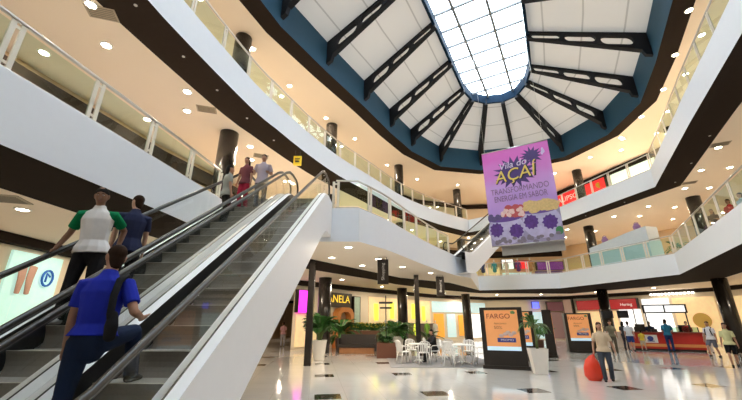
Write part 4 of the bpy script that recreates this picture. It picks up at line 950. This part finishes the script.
# W0[7]: mauve header, pinkish pillars, blue neon
a, t, n, L, R = shop(W0, 7, 0, 4, [(.59,.68,3.0,3.6,.3,.5,BLU,'neon_sign','small glowing blue neon sign above the palm','sign'),(.78,.985,2.7,3.6,.02,.4,MAUVE,'shop_header','dull mauve header board left of the pink pillar','sign'),(.04,.34,.1,2.6,.02,.06,WARM,'shop_window','warm dim shop window behind the nearest totem','window'),(.38,.72,.1,2.6,.02,.06,CYAN,'shop_window','pale shop window behind the potted palm and totem','window'),(.78,.98,.1,2.6,.02,.06,M('shop_dim_rose', (.22,.13,.12), .5, emit=.3),'shop_window','dim rose shop window under the mauve header','window')])
a, t, n, L, R = shop(W0, 8, 0, 4, [(.02,.09,0,3.8,.02,.45,PINKC,'shop_pillar','pinkish square pillar beside the mauve header','pillar'),(.13,.56,2.75,3.6,.02,.45,RED,'shop_header','dark red header board above the far totem','sign'),(.11,.40,.1,2.6,.02,.06,WARM,'shop_window','warm shop window under the dark red header','window'),(.42,.56,.1,2.7,.02,.08,WHT,'shop_window','bright white shop front under the end of the red header','window'),(.58,.74,.1,3.5,.02,.08,WHT,'shop_window','tall bright white shop front behind the red kiosk','window'),(.76,.98,.1,3.5,.02,.08,WARM,'shop_window','warm cream shop front behind the leaning column','window')])
p = a + t*L*.49 + n*.47; text('lettering', 'Hering', .34, M('letter_white', (.85,.8,.78), .5, emit=.4), None, facing((p.x,p.y,3.1), (n.x,n.y,0))); adopt(COL.objects[-1], 'dark red header board above the far totem')['label'] = 'pale lettering'
for k in range(12):
    p = a + t*L*(.66+.021*k) + n*.45; mb = MB(); mb.lathe([(.06,0),(.09,.10),(.07,.14)], (p.x,p.y,3.74), 10); tag(mb.build('header_spotlight', EM('lit_spot', (1,.93,.8), 6)), 'small spotlight in the row along the header behind the red kiosk', 'spotlight', 'row of header spotlights')
yd = thing('round_display', 'large dull yellow disc display behind the red kiosk', 'display', (*(a+t*L*.90+n*.5),0)); mb = MB(); c_ = Vector((0,0,1.7)); mb.bm.faces.ensure_lookup_table()
mb.prism([(.55*math.cos(q*PI/12), .55*math.sin(q*PI/12)) for q in range(24)], [], lambda p: Vector((t.x*p[0]-n.x*.05, t.y*p[0]-n.y*.05, 1.75+p[1])), lambda p: Vector((t.x*p[0]+n.x*.05, t.y*p[0]+n.y*.05, 1.75+p[1]))); mb.build('disc', M('disc_yellow', (.62,.42,.10), .5), yd)
mb = MB(); mb.tube([(0,0,0),(0,0,1.1)], .05, 8); mb.build('stand', STEEL, yd)
shop(W0, 9, 0, 4, [(.03,.97,.1,3.4,.02,.08,WARM,'shop_window','long warm lit shop front at the right edge of the hall','window')])
# ------------------------------------------------------------------ red kiosk
kx = Vector((2.6,-1.55,0)).normalized(); kr = math.atan2(kx.y, kx.x); kc = Vector((18.3,23.55,0))
kk = thing('food_kiosk', 'red food kiosk with white band and overhead lit menu', 'kiosk', kc, kr)
KR = M('kiosk_red', (.55,.03,.02), .35); KW = M('kiosk_white', (.82,.78,.72), .4); KO = M('kiosk_orange', (.80,.34,.10), .4)
mb = MB()
for c, d in (((0,-.75,.55),(3.5,.10,.9)),((0,.75,.55),(3.5,.10,.9)),((-1.70,0,.55),(.10,1.4,.9)),((1.70,0,.55),(.10,1.4,.9))): mb.box(c, d)
mb.build('counter_panel', KR, kk)
mb = MB(); mb.box((0,-.808,.30),(3.52,.02,.16)); mb.box((-1.758,0,.30),(.02,1.6,.16)); mb.build('band', KO, kk)
mb = MB(); mb.box((-.8,-.81,.66),(.7,.02,.46)); mb.build('emblem_panel', KW, kk)
mb = MB(); mb.ball((-.8,-.822,.68),(.16,.01,.14),14); mb.box((-.8,-.83,.53),(.36,.006,.05)); mb.build('emblem', M('emblem_navy', (.04,.06,.25), .5), kk)
mb = MB(); mb.box((0,-.70,1.03),(3.7,.5,.05)); mb.box((0,.72,1.03),(3.7,.4,.05)); mb.box((-1.65,0,1.03),(.4,1.0,.05)); mb.box((1.65,0,1.03),(.4,1.0,.05)); mb.build('countertop', M('kiosk_top', (.30,.06,.04), .3), kk)
mb = MB(); mb.box((0,0,.05),(3.4,1.5,.10)); mb.build('plinth', BLACK, kk)
mb = MB(); mb.box((1.0,-.62,1.20),(1.2,.3,.28)); mb.build('glass_case', GLASS, kk)
for sx in (-.7,1.3):
    mb = MB(); mb.tube([(sx,-.25,.1),(sx,-.25,2.6)], .035, 8); mb.build('post', DARKP, kk)
mb = MB(); mb.box((.3,-.25,2.42),(2.2,.22,.52)); mb.build('menu_frame', DARKP, kk)
for sx in (-.22,.82):
    mb = MB(); mb.box((sx,-.37,2.42),(.96,.03,.38)); mb.build('menu_screen', WHT, kk)
for c, d in (((-1.1,.3,1.28),(.5,.4,.46)),((.3,.72,1.21),(.35,.3,.3)),((1.2,.72,1.25),(.6,.3,.4)),((-.5,-.6,1.14),(.3,.25,.18)),((-1.3,-.62,1.2),(.4,.28,.3))):
    mb = MB(); mb.box(c, d); mb.build('machine', DARKP, kk)
# smaller kiosk left of it (dark screens on a frame)
sf = thing('screen_frame', 'dark frame with hanging screens left of the red kiosk', 'frame', (17.4,26.2,0), kr)
mb = MB(); mb.tube([(-1,0,0),(-1,0,2.5),(1,0,2.5),(1,0,0)], .035, 6); mb.build('gantry', DARKP, sf)
for sx in (-.55,.35):
    mb = MB(); mb.box((sx,-.03,2.15),(.66,.06,.5)); mb.build('screen', M('screen_dark', (.03,.03,.035), .2), sf)
mb = MB(); mb.box((0,.1,.5),(1.9,.6,1.0)); mb.build('counter', M('counter_cream', (.7,.6,.48), .5), sf)
# L0 corridor light strip etc: none
# ------------------------------------------------------------------ first gallery shops
BLK = M('shop_dark_glass', (.018,.022,.028), .12)
shop(W1, 0, Z1, 9.3, [(.45,.99,Z1,8.9,.02,.06,BLK,'dark_storefront','dark glazed storefront on the first gallery behind the left balustrade','storefront')])
shop(W1, 1, Z1, 9.3, [(.02,.30,Z1,8.9,.02,.06,BLK,'dark_storefront','dark glazed storefront farther along the left gallery','storefront'),(.34,.97,Z1,9.0,.02,.06,BLK,'dark_storefront','wide dark glazed storefront behind the riders coming down','storefront'),(.45,.60,6.4,6.9,.08,.16,BLU,'neon_sign','small glowing blue sign in the dark storefront upstairs','sign')])
shop(W1, 3, Z1, 9.3, [(.1,.45,Z1+.2,7.9,.02,.06,WARM,'shop_window','warm lit shop window behind the curved gallery balustrade','window'),(.5,.95,Z1+.2,7.9,.02,.06,YG,'shop_window','yellow-green lit shop window behind the curved gallery balustrade','window')])
shop(W1, 4, Z1, 9.3, [(.05,.40,Z1+.2,7.9,.02,.06,WARM,'shop_window','warm lit shop window left of the upper escalator','window'),(.5,.9,Z1+.2,7.9,.02,.06,YG,'shop_window','yellow lit shop window behind the upper escalator foot','window')])
shop(W1, 5, Z1, 9.3, [(.05,.95,Z1+.1,7.4,.02,.06,WARM,'shop_window','warm shop window behind the upper escalator','window')])
a, t, n, L, R = shop(W1, 6, Z1, 9.3, [(.43,.62,7.1,7.9,.02,.5,REDL,'shop_sign','red sign on the first gallery under the banner','sign'),(.27,.41,7.1,8.1,.02,.4,WHT,'shop_sign','white sign beside the red sign under the banner','sign'),(.04,.24,Z1+.1,7.3,.02,.06,WARM,'shop_window','warm shop window left of the white sign upstairs','window'),(.27,.62,Z1+.1,6.7,.02,.06,CYAN,'shop_window','pale shop window below the red sign upstairs','window'),(.68,.98,6.9,7.7,.02,.6,PURP,'ribbon_board','purple fascia board on the first gallery right of the red sign','sign'),(.66,.98,Z1+.1,6.8,.02,.06,M('shop_dim_violet', (.16,.09,.20), .6, emit=.3),'shop_window','dim violet shop window under the purple board','window')])
rnd = random.Random(31)
for k in range(6):
    garment(8.9+k*.9, 31.4-.33*k, Z1, [M('garment_pink', (.62,.22,.30), .7), M('garment_navy', (.03,.04,.16), .7), M('garment_teal', (.05,.30,.34), .7), M('garment_cream', (.70,.60,.45), .7), M('garment_violet', (.22,.08,.34), .7), M('garment_orange', (.62,.28,.12), .7)][k],
            'mannequin in %s behind the far balustrade under the banner' % ['pink','navy','teal','cream','violet','orange'][k], 1.55)
# pale glazed kiosk on the far gallery
gk = thing('glass_kiosk', 'long pale glazed kiosk behind the far balustrade on the first gallery', 'kiosk', (17.35,24.0,Z1), math.atan2(-8.2, 2.35)+PI)
KGL = M('kiosk_pale_blue', (.48,.62,.66), .2, emit=.15)
mb = MB(); mb.box((0,0,.65),(4.4,1.1,1.3)); mb.build('counter', KGL, gk)
mb = MB(); mb.prism([(-2.2,1.3),(2.2,1.3),(2.2,1.62),(1.0,1.80),(-1.2,2.12),(-2.2,2.22)], [], lambda p: Vector((p[0],-.5,p[1])), lambda p: Vector((p[0],.5,p[1]))); mb.build('display_case', M('kiosk_case', (.62,.68,.72), .25), gk)
mb = MB(); mb.box((0,.58,1.22),(4.44,.04,.14)); mb.build('counter_edge', KW, gk)
for k, sx in enumerate((-1.3,1.2)):
    b_ = Matrix.Rotation(gk.rotation_euler.z, 3, 'Z') @ Vector((sx,0,0)) + gk.location; zz = [1.62,2.0][0 if sx < 0 else 1]
    hb = thing('round_bag', ['rounded purple bag on the lower end of the pale kiosk','rounded purple bag on the higher end of the pale kiosk'][k], 'bag', (b_.x,b_.y,Z1+[2.25,1.89][k]), gk.rotation_euler.z)
    mb = MB(); mb.ell([(0,0,.08),(0,0,.22),(0,0,.34)], [(.24,.14),(.26,.15),(.16,.10)], (1,0,0)); mb.build('body', M('bag_mauve', (.30,.16,.34), .5), hb)
    mb = MB(); mb.tube([(.16*math.cos(q*PI/8),0,.34+.16*math.sin(q*PI/8)) for q in range(9)], .018, 6); mb.build('handle', M('bag_mauve', (.30,.16,.34), .5), hb)
mp = thing('menu_board', 'bright white shelf lights at the right end of the far gallery', 'sign', (20.8,27.0,Z1)); mb = MB(); mb.box((0,0,1.0),(3.0,.2,.5), Matrix.Rotation(-1.2, 3, 'Z')); mb.build('panel', WHT, mp)
mb = MB(); mb.box((0,0,.38),(2.8,.3,.75), Matrix.Rotation(-1.2, 3, 'Z')); mb.build('stand', KW, mp)
palm(18.1,20.6,'x', ('round',.2,.28,.5), POTW, .9, 20, .9, 41)
bpy.data.objects[[o.name for o in COL.objects if o.get('label') == 'x' and o.name.startswith('potted')][0]].location.z = Z1
for o in COL.objects:
    if o.get('label') == 'x' and o.name.startswith('potted'): o['label'] = 'green plant in a white pot by the corner of the first gallery'
# ------------------------------------------------------------------ second gallery shops
a, t, n, L, R = shop(W2, 7, Z2, ZC, [(.0,.56,12.75,14.0,.02,.30,REDL,'shop_sign','long red shop sign with white lettering on the second gallery','sign'),(.60,.97,Z2+.3,14.0,.02,.08,EM('lit_cream_white', (.92,.90,.82), .8),'shop_window','bright white shop front right of the red sign upstairs','window'),(.02,.56,Z2+.2,12.4,.02,.06,WARM,'shop_window','warm shop front below the long red sign','window')])
p = a + t*L*.125 + n*.32; text('lettering', 'CALIPSO', .70, M('letter_white', (.85,.8,.78), .5, emit=.4), None, facing((p.x,p.y,13.36), (n.x,n.y,0)), sx=1.1); adopt(COL.objects[-1], 'long red shop sign with white lettering on the second gallery')['label'] = 'white lettering'
p = a + t*L*.50 + n*.32; mb = MB(); mb.ball((p.x,p.y,13.4), (.32,.06,.28), 12); adopt(mb.build('ornament', M('sign_gold', (.62,.38,.05), .4)), 'long red shop sign with white lettering on the second gallery')['label'] = 'small gold ornament'
shop(W2, 8, Z2, ZC, [(.05,.95,Z2+.2,13.5,.02,.08,WARM,'shop_window','warm shop front along the right of the second gallery','window')])

# ------------------------------------------------------------------ light and camera
w = bpy.data.worlds.new('sky'); scene.world = w; w.use_nodes = True; nt = w.node_tree; bg = nt.nodes['Background']
bg.inputs[0].default_value = (.86,.94,1.,1); bg.inputs[1].default_value = 7.6
sun = bpy.data.lights.new('sun', 'SUN'); sun.energy = .6; sun.angle = .6; sun.color = (1,.97,.92); so = bpy.data.objects.new('sun', sun); COL.objects.link(so); so.rotation_euler = (.35,.25,0)
# unseen area lamps without fixtures, added along the near galleries for extra light
for x, y in [(13.6,6.5),(11.5,1.5),(-9,2.5),(-9,-4)]:
    light((x,y,9.25), 150*PW); light((x,y,4.05), 90*PW)
cam = bpy.data.cameras.new('camera'); co = bpy.data.objects.new('camera', cam); COL.objects.link(co); scene.camera = co
co.location = (0,0,1.6); co.rotation_euler = (math.radians(90+19.2), 0, 0); cam.sensor_width = 36; cam.lens = 352/742*36; cam.clip_start = .05
vs = scene.view_settings; scene.display_settings.display_device = 'sRGB'; vs.view_transform = 'Standard'; vs.look = 'None'; vs.gamma = 1; vs.exposure = 0.22
cy = scene.cycles; cy.max_bounces = 10; cy.diffuse_bounces = 5; cy.transparent_max_bounces = 24; cy.sample_clamp_indirect = 6; cy.use_denoising = True; cy.caustics_reflective = False; cy.caustics_refractive = False
